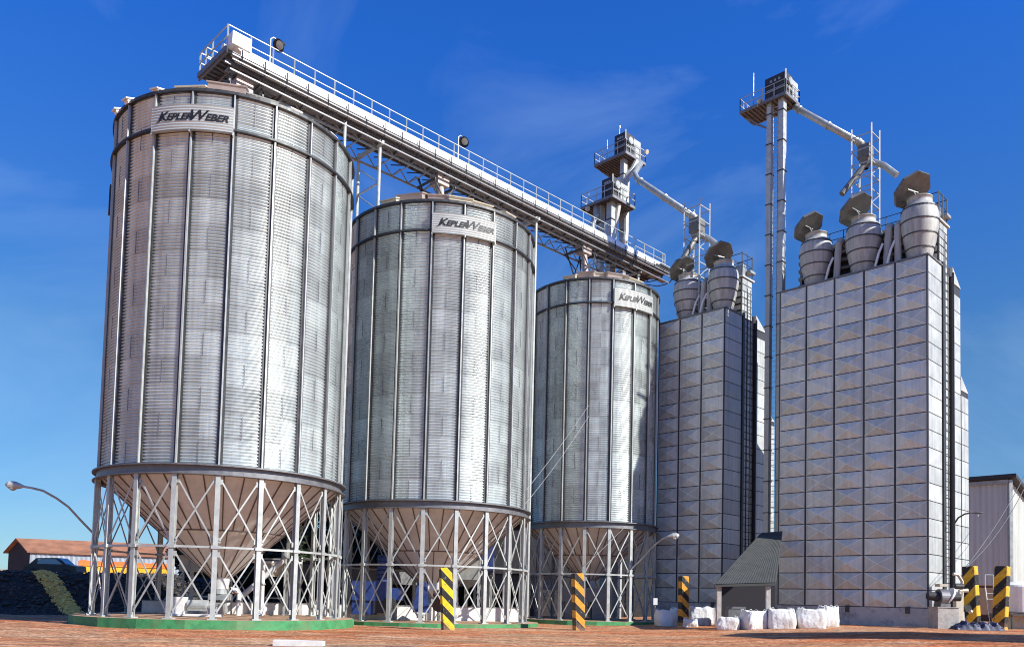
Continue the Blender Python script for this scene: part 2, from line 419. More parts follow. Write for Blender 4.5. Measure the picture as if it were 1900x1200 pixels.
def silo(c, Rr, nb, phdeg, H, label, signs, gz, vents, sign_z=(21.0, 22.1), text_frac=(.06, .95)):
    root = thing('grain_silo', (c.x, c.y, gz), label, 'grain silo', 'corrugated steel grain silos in a row')
    Z0, Z1 = 6.5, 6.5+H; ph = R(phdeg); st = 2*PI/nb
    corrugated(c, Rr, Z0+.02, Z1, nb, ph).build('wall', 'silo', root, smooth=True, tint=True)
    # vertical seams between sheets, staggered ring by ring
    m = MB(); rh = 8*.145; nr = int(H/rh)
    for k in range(nb):
        for j in range(nr):
            a = ph + st*(k+(.5 if (j+k) % 2 else .0))
            if (j+k) % 2 == 0: continue
            p = pol(c, Rr+.038, a, Z0+rh*(j+.5)); rad = Vector((math.cos(a), math.sin(a), 0))
            m.box(p, (.010, .014, rh*.42), rad)
    m.build('sheet_seams', 'galvdark', root)['kind'] = 'stuff'
    # roof
    slope = .36; rt = .55; zt = Z1 + (Rr-rt)*slope; ns = nb*2
    m = MB(); m.lathe(c, [(Rr+.16, Z1-.02), (rt, zt)], ns)
    for i in range(ns):
        a = ph+2*PI*i/ns
        m.bar(pol(c, Rr+.16, a, Z1+.02), pol(c, rt, a, zt+.04), .07, .07)
    roof = m.build('roof', 'cream', root)
    m = MB(); m.cyl(pol(c, 0, 0, zt-.1), pol(c, 0, 0, zt+.35), rt, n=20); m.build('roof_cap', 'galv', roof)
    for (deg, rr, w, mt, hh) in vents:
        a = R(deg); p = pol(c, Rr*rr, a, Z1+(Rr-Rr*rr)*slope+hh*.5+.02); rad = Vector((math.cos(a), math.sin(a), 0))
        m = MB(); m.box(p, (.45, w/2, hh/2), rad+UP*-slope)
        m.box(p+rad*.05+UP*(hh*.5+.03), (.52, w/2+.06, .03), rad+UP*-slope)
        m.build('roof_vent', mt, roof)
    # eave ring and wind girt
    m = MB(); m.lathe(c, [(Rr+.05, Z1-.10), (Rr+.19, Z1-.10), (Rr+.19, Z1+.03), (Rr+.02, Z1+.03)], nb*4)
    m.build('eave_ring', 'rim', root)
    m = MB(); zg = Z1-1.68
    m.lathe(c, [(Rr+.03, zg-.05), (Rr+.22, zg-.05), (Rr+.22, zg+.04), (Rr+.03, zg+.04)], nb*4)
    m.build('wind_girt', 'rim', root)
    # upright stiffeners
    for k in range(nb):
        a = ph+st*k; rad = Vector((math.cos(a), math.sin(a), 0)); m = MB()
        m.ubar(pol(c, Rr+.155, a, Z0), pol(c, Rr+.155, a, Z1-.08), .062, .11, rad)
        tan = Vector((-rad.y, rad.x, 0))
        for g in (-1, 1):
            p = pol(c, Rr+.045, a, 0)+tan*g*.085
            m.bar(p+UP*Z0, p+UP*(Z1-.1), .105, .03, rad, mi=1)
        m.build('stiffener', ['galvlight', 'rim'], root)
    # ring beam
    m = MB(); m.lathe(c, [(Rr-.05, 6.12), (Rr+.30, 6.12), (Rr+.30, 6.16), (Rr+.12, 6.18), (Rr+.12, 6.5), (Rr+.32, 6.5), (Rr+.32, 6.56), (Rr-.02, 6.56)], nb*4)
    m.build('ring_beam', 'galvdark', root)
    # hopper
    zb = 6.3-(Rr-.45)*.88
    m = MB(); m.lathe(c, [(Rr+.02, 6.3), (.45+(Rr-.45)*.48, zb+(6.3-zb)*.48), (.45, zb), (.38, zb-.5)], nb*4)
    hop = m.build('hopper', 'hopper', root)
    m = MB()
    for i in range(nb*2):
        a = ph+PI*i/nb+.04; rad = Vector((math.cos(a), math.sin(a), 0)); nrm = (rad*.88-UP).normalized()
        rm = .45+(Rr-.45)*.48; zm = zb+(6.3-zb)*.48
        m.bar(pol(c, Rr, a, 6.27)+nrm*.012, pol(c, rm, a, zm)+nrm*.012, .05, .03, nrm)
        if i % 2 == 0:
            a += .08; m.bar(pol(c, rm, a, zm)+nrm*.012, pol(c, .5, a, zb+.05)+nrm*.012, .045, .03, nrm)
    m.lathe(c, [(rm+.03, zm-.035), (rm+.06, zm+.02)], nb*4)
    m.build('seam_flanges', 'hopseam', hop)
    m = MB(); m.cyl(pol(c, 0, 0, zb-.5), pol(c, 0, 0, zb-.75), .42, n=16); m.box(pol(c, 0, 0, zb-.9), (.45, .35, .15)); m.cyl(pol(c, .2, 1, zb-1.0), pol(c, .35, 1, .15), .16, n=10)
    m.build('outlet_gate', 'galv', hop)
    # legs, girts, cross braces
    LR = Rr+.10
    for k in range(nb):
        a = ph+st*k; rad = Vector((math.cos(a), math.sin(a), 0)); tan = Vector((-rad.y, rad.x, 0)); m = MB()
        m.hbar(pol(c, LR, a, .03), pol(c, LR, a, 6.12), .20, .22, rad)
        m.box(pol(c, LR, a, .025), (.20, .20, .025), rad)
        m.box(pol(c, LR, a, 3.06), (.15, .17, .07), rad)
        for zc in (5.85, 3.35, 2.75, .35):
            m.box(pol(c, LR, a, zc), (.012, .20, .11), rad)
        m.build('leg', 'galvlight', root)
        b = a+st; rb = Vector((math.cos(b), math.sin(b), 0)); tb = Vector((-rb.y, rb.x, 0))
        m = MB(); m.bar(pol(c, LR+.06, a, 3.06), pol(c, LR+.06, b, 3.06), .09, .09); m.build('girt', 'galvlight', root)
        for z0, z1 in ((.32, 2.78), (3.35, 5.88)):
            m = MB(); mid = rad+rb; mid.normalize()
            e = .02
            p0 = pol(c, LR, a, z0)+tan*.15; p1 = pol(c, LR, b, z1)-tb*.15
            q0 = pol(c, LR, a, z1)+tan*.15; q1 = pol(c, LR, b, z0)-tb*.15
            m.bar(p0+mid*.035, p1+mid*.035, .065, .03, mid); m.bar(q0-mid*.035, q1-mid*.035, .065, .03, mid)
            m.build('cross_brace', 'galvlight', root)
    # slab
    sr = Rr+.95
    m = MB(); n = nb
    ring = lambda r, z: [(pol(c, r, ph+2*PI*(i+.5)/n, z)) for i in range(n)]
    hb = c.z-gz+.35
    m.add(ring(sr, 0)+ring(sr, -hb), [(i, (i+1) % n, (i+1) % n+n, i+n) for i in range(n)], 0)
    m.add(ring(sr, 0), [tuple(range(n))], 1)
    m.build('foundation_slab', ['green', 'dust'], root)
    # sign
    for (a0, a1) in signs:
        a0, a1 = R(a0), R(a1); rs = Rr+.34
        m = MB(); prof = []
        zz0, zz1 = sign_z; nz = 36
        for j in range(nz+1):
            z = zz0+(zz1-zz0)*j/nz; prof.append((rs+.012*math.cos(j*PI/2), z))
        prof = [(Rr+.15, zz0-.001)]+prof+[(Rr+.15, zz1+.001)]
        m.lathe(c, prof, 24, a0, a1)
        for a in (a0, a1):
            p = pol(c, Rr+.24, a, (zz0+zz1)/2); m.box(p, (.10, .01, (zz1-zz0)/2), Vector((math.cos(a), math.sin(a), 0)))
        for k in range(3):
            a = a0+(a1-a0)*k/2; m.bar(pol(c, Rr+.05, a, zz0-.06), pol(c, rs, a, zz0-.06), .06, .10)
        sg = m.build('sign_board', 'sign', root)
        L = (a1-a0)*rs; x0 = L*text_frac[0]; x1 = L*text_frac[1]; k = (x1-x0)/(LX1-LX0); kz = .56*(zz1-zz0)/1.1
        m = MB(); vs = []
        for (x, y) in LV:
            a = a0+(x0+(x-LX0)*k)/rs
            vs.append(pol(c, rs+.03, a, zz0+.36*(zz1-zz0)+y*kz))
        m.add(vs, LF)
        m.build('lettering', 'black', sg)
    return root
S1 = silo(C1, 5.5285, 20, -73.5, 16.40, 'largest and leftmost corrugated steel grain silo, lamp arm on its left leg', [(-109.3, -73.7)], ground_z(C1.x, C1.y),
     [(-95, .86, 1.3, 'cream', .22), (-78, .84, 1.6, 'pinkish', .45), (-60, .8, 1.3, 'galv', .25), (-110, .95, .3, 'white', .15), (-128, .97, .3, 'white', .15), (-140, .97, .3, 'white', .15), (-45, .9, .5, 'white', .15), (-20, .9, .5, 'white', .15)])
S2 = silo(C2, 5.5285, 20, -90.5, 16.40+.1, 'middle corrugated steel grain silo with a blue machine under its hopper', [(-90.3, -54.7)], ground_z(C2.x, C2.y),
     [(-118, .92, 1.0, 'cream', .25), (-106, .86, 1.5, 'pinkish', .42), (-88, .78, 1.2, 'pinkish', .38), (-74, .86, 1.3, 'cream', .3), (-60, .84, 1.4, 'cream', .25), (-40, .9, .8, 'cream', .2)], sign_z=(21.1, 22.2), text_frac=(.05, .97))
S3 = silo(C3, 4.5187, 18, -79.5, 16.40, 'smallest corrugated steel grain silo, farthest of the row, beside the shaded dryer tower', [(-79.3, -40)], ground_z(C3.x, C3.y),
     [(-118, .9, .9, 'cream', .25), (-104, .84, 1.1, 'pinkish', .4), (-84, .6, 1.4, 'cream', .35), (-70, .7, 1.5, 'pinkish', .38), (-52, .8, 1.3, 'cream', .25)], sign_z=(21.0, 22.2), text_frac=(.05, .96))
# caged inspection ladder on silo one left flank
def silo_ladder(root, c, Rr, deg, z0, z1):
    a = R(deg); rad = Vector((math.cos(a), math.sin(a), 0)); tan = Vector((-rad.y, rad.x, 0)); m = MB()
    for g in (-1, 1): m.bar(pol(c, Rr+.30, a, z0)+tan*g*.22, pol(c, Rr+.30, a, z1)+tan*g*.22, .05)
    z = z0
    while z < z1: m.bar(pol(c, Rr+.30, a, z)-tan*.22, pol(c, Rr+.30, a, z)+tan*.22, .03); z += .3
    z = z0+1.5
    while z < z1:
        pts = [pol(c, Rr+.30, a, z)+tan*(.36*math.cos(t))+rad*(.62*math.sin(t)) for t in [PI*i/8 for i in range(9)]]
        m.tube(pts, .02, 5); z += .9
    m.build('access_ladder', 'black_steel', root)
m = MB(); m.box(pol(C1, 5.62, R(-152), 19.3), (.10, .3, .62), (math.cos(R(-152)), math.sin(R(-152)), 0)); m.build('level_sensor_box', 'black_steel', S1)

# ------------------------------------------------------------------ conveyor gallery
def G(s, n, z): return C1 + D*s + N*n + UP*z
def gallery():
    root = thing('conveyor_gallery', G(18, 1, 26.6), 'long elevated conveyor gallery with bright cover and walkway railing above the three silos', 'conveyor')
    S0, S1_, ZD = -.8, 36.7, 28.35
    NT, ZT, RT = -.02, 28.14, .34
    m = MB()
    prof = [(math.cos(t)*RT, math.sin(t)*RT) for t in [R(-40)+R(260)*i/14 for i in range(15)]]
    # hood: rounded cover, near side straight drop
    sec = [(-RT-.05, -.26), (-RT-.05, .03)] + [(-RT*math.cos(t)-.0, RT*math.sin(t)+.02) for t in [PI*i/10 for i in range(1, 10)]] + [(RT, .03), (RT, -.26)]
    step = 1.24; ns = int((S1_-S0)/step)
    for i in range(ns):
        s0 = S0+.5+i*step; s1 = s0+step-.025
        vs = [G(s0, NT+a, ZT+b) for a, b in sec]+[G(s1, NT+a, ZT+b) for a, b in sec]; k = len(sec)
        m.add(vs, [(j, j+1, j+1+k, j+k) for j in range(k-1)]+[tuple(range(k)), tuple(reversed(range(k, 2*k)))])
    m.build('belt_cover', 'tube', root, smooth=False)
    m = MB()
    for n_ in (-.48, .34): m.hbar(G(S0, n_, 27.72), G(S1_, n_, 27.72), .10, .16, UP)
    m.bar(G(S0, -.50, 27.45), G(S1_, -.50, 27.45), .05, .07); m.bar(G(S0, .1, 27.18), G(S1_, .1, 27.18), .5, .04)
    m.bar(G(S0, -.25, 27.05), G(S1_, -.25, 27.05), .1, .08)
    m.build('belt_frame', 'galvdark', root)
    m = MB()
    for i in range(ns+1):
        s = S0+.5+i*step
        pts = [G(s, NT+a, ZT+b) for a, b in ((-.50, -.05), (-.52, -.45), (-.46, -.78), (-.2, -.98), (.3, -1.05), (1.0, -1.0), (2.3, -.5))]
        for p, q in zip(pts, pts[1:]): m.bar(p, q, .05, .06)
    m.build('hanger_brackets', 'black_steel', root)
    # walkway
    m = MB()
    m.box(G((S0+S1_)/2, 1.55, ZD), ((S1_-S0)/2, 1.05, .03), D)
    for n_ in (.5, 2.6): m.bar(G(S0, n_, ZD-.1), G(S1_, n_, ZD-.1), .06, .18)
    s = S0
    while s < S1_: m.bar(G(s, .45, ZD-.12), G(s, 2.65, ZD-.12), .05, .1); s += .62
    m.build('walkway_deck', 'galvdark', root)
    # railings
    m = MB()
    for n_ in (.12, 2.62):
        for z in (.6, 1.15): m.bar(G(S0, n_, ZD+z), G(S1_, n_, ZD+z), .04)
        s = S0
        while s <= S1_+.01: m.bar(G(s, n_, ZD), G(s, n_, ZD+1.15), .06); s += step
    for e, nn in ((S0, 3.3), (S1_, 2.62)):
        for z in (.6, 1.15): m.bar(G(e, .12, ZD+z), G(e, nn, ZD+z), .05)
        for n_ in (.12, nn*.55, nn): m.bar(G(e, n_, ZD-.3), G(e, n_, ZD+1.15), .07)
    for z in (.6, 1.15): m.bar(G(S0, 3.3, ZD+z), G(S0+2.2, 3.3, ZD+z), .05)
    m.bar(G(S0+2.2, 3.3, ZD-.3), G(S0+2.2, 3.3, ZD+1.15), .07)
    m.build('railing', 'galvlight', root)
    # head end platform
    m = MB()
    m.box(G(S0+1.1, 1.75, ZD-.08), (1.15, 1.6, .04), D)
    for k in range(9): m.bar(G(S0-.1, .2+k*.38, ZD-.18), G(S0+2.4, .2+k*.38, ZD-.18), .06, .1)
    for k in range(4): m.bar(G(S0+k*.75, .1, ZD-.3), G(S0+k*.75, 3.35, ZD-.3), .08, .12)
    m.bar(G(S0-.08, .1, ZD-.12), G(S0-.08, 3.35, ZD-.12), .08, .26)
    for n_ in (.6, 1.6, 3.0): m.bar(G(S0+.2, n_, ZD-.3), G(S0+2.6, n_*.6, 27.0), .07)
    m.build('head_platform', 'galvdark', root)
    m = MB(); m.box(G(S1_-.6, 1.0, ZD-.3), (.9, 1.6, .08), D)
    for k in range(7): m.bar(G(S1_-2, -.5+k*.5, ZD-.42), G(S1_+.3, -.5+k*.5, ZD-.42), .07, .12)
    m.build('tail_platform', 'black_steel', root)
    # bottom truss
    m = MB()
    for n_ in (.3, 2.2):
        m.bar(G(S0+3, n_, 26.92), G(S1_-3, n_, 26.92), .08, .10)
        s = S0+3; k = 0
        while s < S1_-3.6:
            a, b = (27.6, 26.95) if k % 2 else (26.95, 27.6)
            m.bar(G(s, n_, a), G(s+.62, n_, b), .05); s += .62; k += 1
    s = S0+3
    while s < S1_-3: m.bar(G(s, .3, 26.92), G(s, 2.2, 26.92), .05); s += 1.24
    m.build('lower_truss', 'galv', root)
    # drive on head end
    m = MB(); m.cyl(G(S0+.6, -.35, ZD+.1), G(S0+.6, .5, ZD+.1), .34, n=16); m.box(G(S0+.5, -.1, ZD+.25), (.5, .35, .32), D); m.cyl(G(S0+.1, .9, ZD+.35), G(S0+.9, .9, ZD+.35), .22, n=12)
    m.build('drive_unit', 'tube', root)
    # supports on silo roofs and between silos
    for (sc, w) in ((0.2, .9), (13.3, .8), (27.0, .8)):
        m = MB()
        for ds in (-w, w):
            for n_ in (.0, 1.6): m.bar(G(sc+ds, n_, 27.2), G(sc+ds*.55, n_*.6, 24.9), .09)
            m.bar(G(sc+ds, -.1, 26.6), G(sc+ds, 1.7, 26.6), .1, .12)
        for n_ in (.0, 1.6):
            m.bar(G(sc-w, n_, 26.6), G(sc+w*.55, n_*.6, 25.0), .06); m.bar(G(sc+w, n_, 26.6), G(sc-w*.55, n_*.6, 25.0), .06)
        m.build('roof_support', 'rim', root)
        m = MB(); m.cyl(G(sc, .5, 27.2), G(sc, .2, 24.8), .22, .22, n=12); m.box(G(sc, .5, 26.9), (.45, .4, .35), D)
        m.build('discharge_spout', 'pinkish', root)
    for (s, n0, n1, zb) in ((8.44, .0, 2.15, 22.9), (21.45, .0, 2.3, .0), (33.4, .3, 1.9, .0)):
        m = MB()
        for n_ in (n0, n1): m.cyl(G(s, n_, zb), G(s, n_, 27.3), .10, n=10)
        z = max(zb, 14)+.3
        while z < 26:
            m.bar(G(s, n0, z), G(s, n1, z), .08); m.bar(G(s, n0, z), G(s, n1, min(z+1.6, 27)), .06); z += 1.6
        m.bar(G(s, n0-.3, 27.1), G(s, n1+.4, 27.1), .16, .2)
        m.build('support_mast', 'galvlight', root)
    m = MB(); m.cyl(G(5.95, -.2, 21.5), G(5.95, -.2, 27.3), .09, n=8); m.build('support_post', 'galvlight', root)
gallery()
def floodlight(p, h, label, side):
    root = thing('floodlight', p, label, 'floodlight', 'floodlights on poles along the gallery')
    m = MB(); top = p+UP*h
    m.tube([p, p+UP*h*.8, top, top+side*.15+UP*.16, top+side*.4+UP*.14], .035, 6); m.build('pole', 'galvlight', root)
    c = top+side*.55-UP*.05; dr = (Vector((-.35, -.8, -.75))).normalized()
    m = MB(); m.cyl(c-dr*.30, c-dr*.06, .12, .16, 12); m.cyl(c-dr*.06, c+dr*.18, .16, .33, 18, caps=False); m.build('housing', 'black_steel', root)
    m = MB(); m.cyl(c+dr*.02, c+dr*.05, .20, .22, 14); m.build('lens', 'lampglass', root)
floodlight(G(1.5, .12, 28.35), 1.55, 'floodlight on a pole near the left head end of the gallery railing', D)
floodlight(G(14.4, .12, 28.35), 1.7, 'floodlight on a pole above the middle silo', D)

# ------------------------------------------------------------------ panel walls
def panel_wall(m, o, ux, nr, cols, rows, bulge=.20, gap=.035, gx=None, mi=0, flat=False, seed=1):
    """o origin, ux horizontal dir, cols/rows edges; nr outward normal"""
    rnd = random.Random(seed)
    gx = gap if gx is None else gx
    for i in range(len(cols)-1):
        for j in range(len(rows)-1):
            a0, a1 = cols[i]+gx, cols[i+1]-gx; b0, b1 = rows[j]+gap, rows[j+1]-gap
            P = lambda a, b, h: o+ux*a+UP*b+nr*h
            vs = [P(a0, b0, .03), P(a1, b0, .03), P(a1, b1, .03), P(a0, b1, .03), P(a0, b0, 0), P(a1, b0, 0), P(a1, b1, 0), P(a0, b1, 0)]
            t = rnd.uniform(.82, 1.06)
            if flat:
                fs = [(0, 1, 2, 3)]
            else:
                cp = P((a0+a1)/2+rnd.uniform(-.12, .12), (b0+b1)/2+rnd.uniform(-.06, .06), .03+bulge*rnd.uniform(.25, 1.2)); vs.append(cp)
                if bulge > .1:
                    for q_ in vs[:4]: m.bar(q_+nr*.004, cp+nr*.004, .035, .012, nr)
                    m.t[-24:] = [1.25]*24  # crease ridges tinted lighter, a highlight painted along them
                fs = [(0, 1, 8), (1, 2, 8), (2, 3, 8), (3, 0, 8)]
            fs += [(4, 5, 1, 0), (5, 6, 2, 1), (6, 7, 3, 2), (7, 4, 0, 3)]
            m.add(vs, fs, mi, t)
def ladder(m, p, q, w, wd, rung=.32, mi=0):
    p = Vector(p); q = Vector(q); wd = Vector(wd).normalized()
    for g in (-1, 1): m.bar(p+wd*g*w/2, q+wd*g*w/2, .05, mi=mi)
    L = (q-p).length; k = int(L/rung)
    for i in range(k): c = p+(q-p)*(i/k); m.bar(c-wd*w/2, c+wd*w/2, .035, mi=mi)

def cone_vent(base, H, rs, label_lid=None, parent=None, lidn=Vector((.25, -.62, -.74)), lidoff=Vector((-.35, 0, 0)), lidr=1.12):
    lidr *= 1.08
    k = H/4.65; rs *= .94
    prof = [(.72, 0), (.84, .55), (.98, 1.15), (1.12, 1.8), (1.24, 2.5), (1.27, 2.95), (1.25, 3.45), (1.14, 3.92), (1.0, 4.1), (.84, 4.2), (.84, 4.62), (.86, 4.62), (.86, 4.68), (.74, 4.68), (.72, 4.2)]
    prof = [(r*rs, z*k) for r, z in prof]
    m = MB(); m.lathe(base, prof, 36)
    v = m.build('exhaust_cone', 'cone', parent, smooth=True)
    m = MB()
    for z in (1.0, 1.95, 2.9, 3.85):
        r = [pr for pr in prof]
        rr = 0
        for (r0, z0), (r1, z1) in zip(prof, prof[1:]):
            if z0 <= z*k <= z1: rr = r0+(r1-r0)*((z*k-z0)/max(1e-6, z1-z0)); break
        m.lathe(base, [(rr-.0, z*k-.035), (rr+.045, z*k-.035), (rr+.045, z*k+.035), (rr, z*k+.035)], 28)
    m.build('band', 'rim', v)
    # lid
    c = base+UP*(H+.50)+lidoff*1.3; n = lidn.normalized(); x = n.cross(UP).normalized(); y = n.cross(x)
    m = MB(); ro = [c+x*(lidr*math.cos(PI/8+i*PI/4))+y*(lidr*math.sin(PI/8+i*PI/4)) for i in range(8)]
    vs = [p for p in ro]+[p-n*.20 for p in ro]+[c-n*.34]
    m.add(vs, [tuple(range(8))]+[(i, i+8, (i+1) % 8+8, (i+1) % 8) for i in range(8)]+[((i+1) % 8+8, i+8, 16) for i in range(8)])
    lid = m.build('lid', 'lid', v)
    m = MB(); m.bar(c+n*.03, base+UP*(H-.6)+Vector((-.35, -.85, 0))*rs, .06, .06); m.bar(c-x*.5, c+x*.5, .06, .05); m.build('lid_stay', 'galv', v)
    return v

def dryer(origin, ncol, cw, nrow, rh, base_z, label, s_blocks, name_seed, roofkit, sidecols=2.5):
    root = thing('grain_dryer_tower', (origin.x, origin.y, base_z), label, 'dryer tower', 'grain dryer towers')
    o = Vector((origin.x, origin.y, base_z)); Wn = ncol*cw; H = nrow*rh
    P = lambda s, n, z: o+D*s+N*n+UP*z
    core = MB()
    def prism(m, s0, s1, n0, n1, z0, z1, mi=0): m.box(P((s0+s1)/2, (n0+n1)/2, (z0+z1)/2), ((s1-s0)/2, (n1-n0)/2, (z1-z0)/2), D, mi=mi)
    prism(core, .0, 2.9, .0, Wn, -.2, H)
    prism(core, 2.9, 4.8, .25, Wn, -.2, H)
    prism(core, 4.8, 6.46, .06, Wn, -.2, H)
    prism(core, 6.46, 8.0, .03, Wn, -.2, 16.5*H/24.2)
    core.build('core_frame', 'black_steel', root)
    rows = [j*rh for j in range(nrow+1)]
    m = MB(); cols = [i*cw for i in range(ncol+1)]
    panel_wall(m, P(0, 0, 0), N, -D, cols, rows[1:], gx=.065, gap=.03, seed=name_seed)
    m.build('front_panels', 'panel', root, tint=True)
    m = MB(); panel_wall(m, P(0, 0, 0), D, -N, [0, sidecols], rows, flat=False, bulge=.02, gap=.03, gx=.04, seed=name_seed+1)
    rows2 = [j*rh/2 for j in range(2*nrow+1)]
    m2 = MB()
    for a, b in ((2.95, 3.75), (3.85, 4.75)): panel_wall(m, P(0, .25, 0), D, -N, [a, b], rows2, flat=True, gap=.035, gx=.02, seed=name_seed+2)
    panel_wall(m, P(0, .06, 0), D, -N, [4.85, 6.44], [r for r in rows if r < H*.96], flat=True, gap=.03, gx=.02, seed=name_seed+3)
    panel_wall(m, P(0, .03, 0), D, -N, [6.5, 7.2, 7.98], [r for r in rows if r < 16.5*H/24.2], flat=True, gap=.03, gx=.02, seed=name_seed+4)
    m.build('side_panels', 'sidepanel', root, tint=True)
    # back panels so the tower also stands from other sides
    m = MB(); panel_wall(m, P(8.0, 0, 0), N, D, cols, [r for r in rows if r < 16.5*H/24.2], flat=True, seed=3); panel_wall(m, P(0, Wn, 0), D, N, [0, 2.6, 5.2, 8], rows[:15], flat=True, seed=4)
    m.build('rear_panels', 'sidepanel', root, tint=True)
    m = MB()
    for n_ in [i*cw for i in range(ncol+1)]: m.bar(P(-.04, n_ if 0 < n_ < Wn else (n_+.04 if n_ == 0 else n_-.04), 0), P(-.04, n_ if 0 < n_ < Wn else (n_+.04 if n_ == 0 else n_-.04), H), .08 if 0 < n_ < Wn else .06, .06, -D)
    m.bar(P(2.72, -.06, 1), P(2.72, -.06, H+.3), .28, .10, -N); m.bar(P(4.78, -.03, 1), P(4.78, -.03, H+.2), .09, .12, -N)
    m.build('corner_posts', 'rim', root)
    m = MB(); m.bar(P(-.05, -.05, H+.04), P(-.05, Wn, H+.04), .1, .10); m.bar(P(0, -.05, H+.04), P(2.7, -.05, H+.04), .1, .10); m.build('parapet_trim', 'galvdark', root)
    m = MB(); ladder(m, P(3.7, .05, 1.5), P(3.7, .05, H+2.5), .55, D, .55); m.build('side_ladder', 'rim', root)
    m = MB(); m.box(P(-.02, Wn/2, .43), (.10, Wn/2+.02, .70), D); m.box(P(1.38, -.02, .43), (1.29, .10, .70), D)
    m.build('base_course', 'plinth', root)
    for n_ in (Wn*.12, Wn*.5):
        m = MB(); m.box(P(-.15, n_, 1.0), (.06, .13, .22), D); m.build('drain_flap', 'rim', root)
    # sloped hoods over side blocks
    for (s0, s1, z, hh, n0) in ((4.8, 6.46, H*.98, 1.1, .0), (6.46, 8.0, 16.5*H/24.2, 1.0, .0)):
        m = MB(); a = [P(s0, n0, z), P(s1, n0, z), P(s0, n0, z+hh), P(s0, Wn, z), P(s1, Wn, z), P(s0, Wn, z+hh)]
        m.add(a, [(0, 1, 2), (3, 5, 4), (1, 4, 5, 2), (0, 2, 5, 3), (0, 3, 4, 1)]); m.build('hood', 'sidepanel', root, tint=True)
    # roof housing
    m = MB()
    h0 = H+3.4
    prism(m, 2.95, 4.6, .3, 1.6, H, h0)
    m.build('roof_shaft', 'black_steel', root)
    m = MB(); k = int((h0-H)/.55)
    panel_wall(m, P(0, .3, 0), D, -N, [3.0, 3.75, 4.55], [H+.1+i*.55 for i in range(k+1)], flat=True, gap=.04, seed=8)
    panel_wall(m, P(2.95, 0, 0), N, -D, [.3, 1.6], [H+.1+i*.55 for i in range(k+1)], flat=True, gap=.09, seed=8)
    m.box(P(3.8, .95, h0+.06), (.95, .8, .06), D)
    m.build('shaft_cladding', 'sidepanel', root, tint=True)
    m = MB(); pts = [P(3.2, .4, h0), P(4.3, .4, h0), P(4.3, 1.5, h0), P(3.2, 1.5, h0)]; top = [P(3.5, .5, h0+1.3), P(3.9, .5, h0+1.3), P(3.9, 1.3, h0+1.3), P(3.5, 1.3, h0+1.3)]
    m.add(pts+top, [(0, 1, 5, 4), (1, 2, 6, 5), (2, 3, 7, 6), (3, 0, 4, 7), (4, 5, 6, 7)])
    m.box(P(4.3, .4, h0+.7), (.4, .35, .1), D)
    m.build('shaft_hopper', 'galv', root)
    # air ducts lying behind the cones
    m = MB()
    prism(m, 2.75, 6.2, 1.8, Wn-.2, H, H+3.7)
    m.build('rear_housing', 'black_steel', root)
    m = MB()
    for z in (.5, 1.1, 1.7, 2.3, 2.9, 3.5): m.cyl(P(2.6, 1.8, H+z), P(2.6, Wn-.2, H+z), .15, n=10)
    for k in range(7): nn = 1.9+(Wn-2.3)*k/6; m.box(P(2.55, nn, H+1.85), (.06, .05, 1.85), D)
    m.build('air_pipes', 'galvdark', root)
    m = MB(); zt = H+3.7
    for n_ in [1.8+(Wn-2.1)*i/8 for i in range(9)]: m.bar(P(3.1, n_, zt), P(3.1, n_, zt+1.1), .05)
    for z in (.55, 1.1): m.bar(P(3.1, 1.8, zt+z), P(3.1, Wn-.3, zt+z), .04)
    zz = h0+.1
    for (s, n_) in ((3.0, .3), (4.6, .3), (4.6, 1.6), (3.0, 1.6), (3.8, .3)): m.bar(P(s, n_, zz), P(s, n_, zz+2.0), .06)
    for z in (1.1, 1.9):
        q = [P(3.0, .3, zz+z), P(4.6, .3, zz+z), P(4.6, 1.6, zz+z), P(3.0, 1.6, zz+z)]
        for i in range(4): m.bar(q[i], q[(i+1) % 4], .045)
    m.build('roof_railing', 'rim', root)
    for cn in roofkit:
        cone_vent(P(*cn[:3]), cn[3], cn[4], parent=root, lidn=(Vector((.28, -.60, -.74)) if cn is roofkit[0] else Vector((.40, -.52, -.75))), lidoff=cn[5] if len(cn) > 5 else Vector((-.35, 0, 0)), lidr=cn[6] if len(cn) > 6 else 1.12)
    return root, P, H, Wn
T1H = 21*1.153
k1 = [(1.45, 1.0, T1H, 4.55, 1.0, Vector((-.35, 0, .05)), 1.24), (1.4, 4.75, T1H, 4.35, 1.02, Vector((-.42, 0, .1)), 1.2), (1.35, 8.2, T1H, 4.2, .98, Vector((-.42, 0, .05)), 1.12)]
TW1, P1, H1, W1 = dryer(T, 5, 2.07, 21, 1.153, .1, 'largest grain dryer tower at right with three exhaust cones on its roof', None, 11, k1)
T2o = T + N*14.95
k2 = [(1.3, .95, T1H+.0, 4.2, 1.0, Vector((-.30, 0, .05)), 1.15), (1.3, 4.3, T1H+.0, 4.0, 1.0, Vector((-.38, 0, .05)), 1.1)]
TW2, P2, H2, W2 = dryer(T2o, 3, 2.07, 21, 1.153, .1, 'shaded grain dryer tower with two exhaust cones, behind the smallest silo', None, 31, k2)
# curved pipes between cones
def roofpipes(P, H, root, spots):
    for (n_, lean) in spots:
        m = MB()
        m.tube([P(.9, n_, H), P(.9, n_-lean*.5, H+1.4), P(.95, n_-lean, H+2.9), P(1.2, n_-lean, H+3.15), P(1.7, n_-lean, H+3.25), P(2.8, n_-lean, H+3.2)], .23, 10)
        m.build('exhaust_pipe', 'cone', root)
        m = MB()
        m.tube([P(.35, n_+.6, H), P(.5, n_+.35, H+1.2), P(.8, n_+.2, H+1.9)], .08, 6); m.build('drain_pipe', 'white', root)
roofpipes(P1, H1, TW1, [(6.5, .15), (3.0, .15), (2.2, -.05)])
roofpipes(P2, H2, TW2, [(2.7, .15), (2.0, .0)])
NEAR = [TW1, TW2]

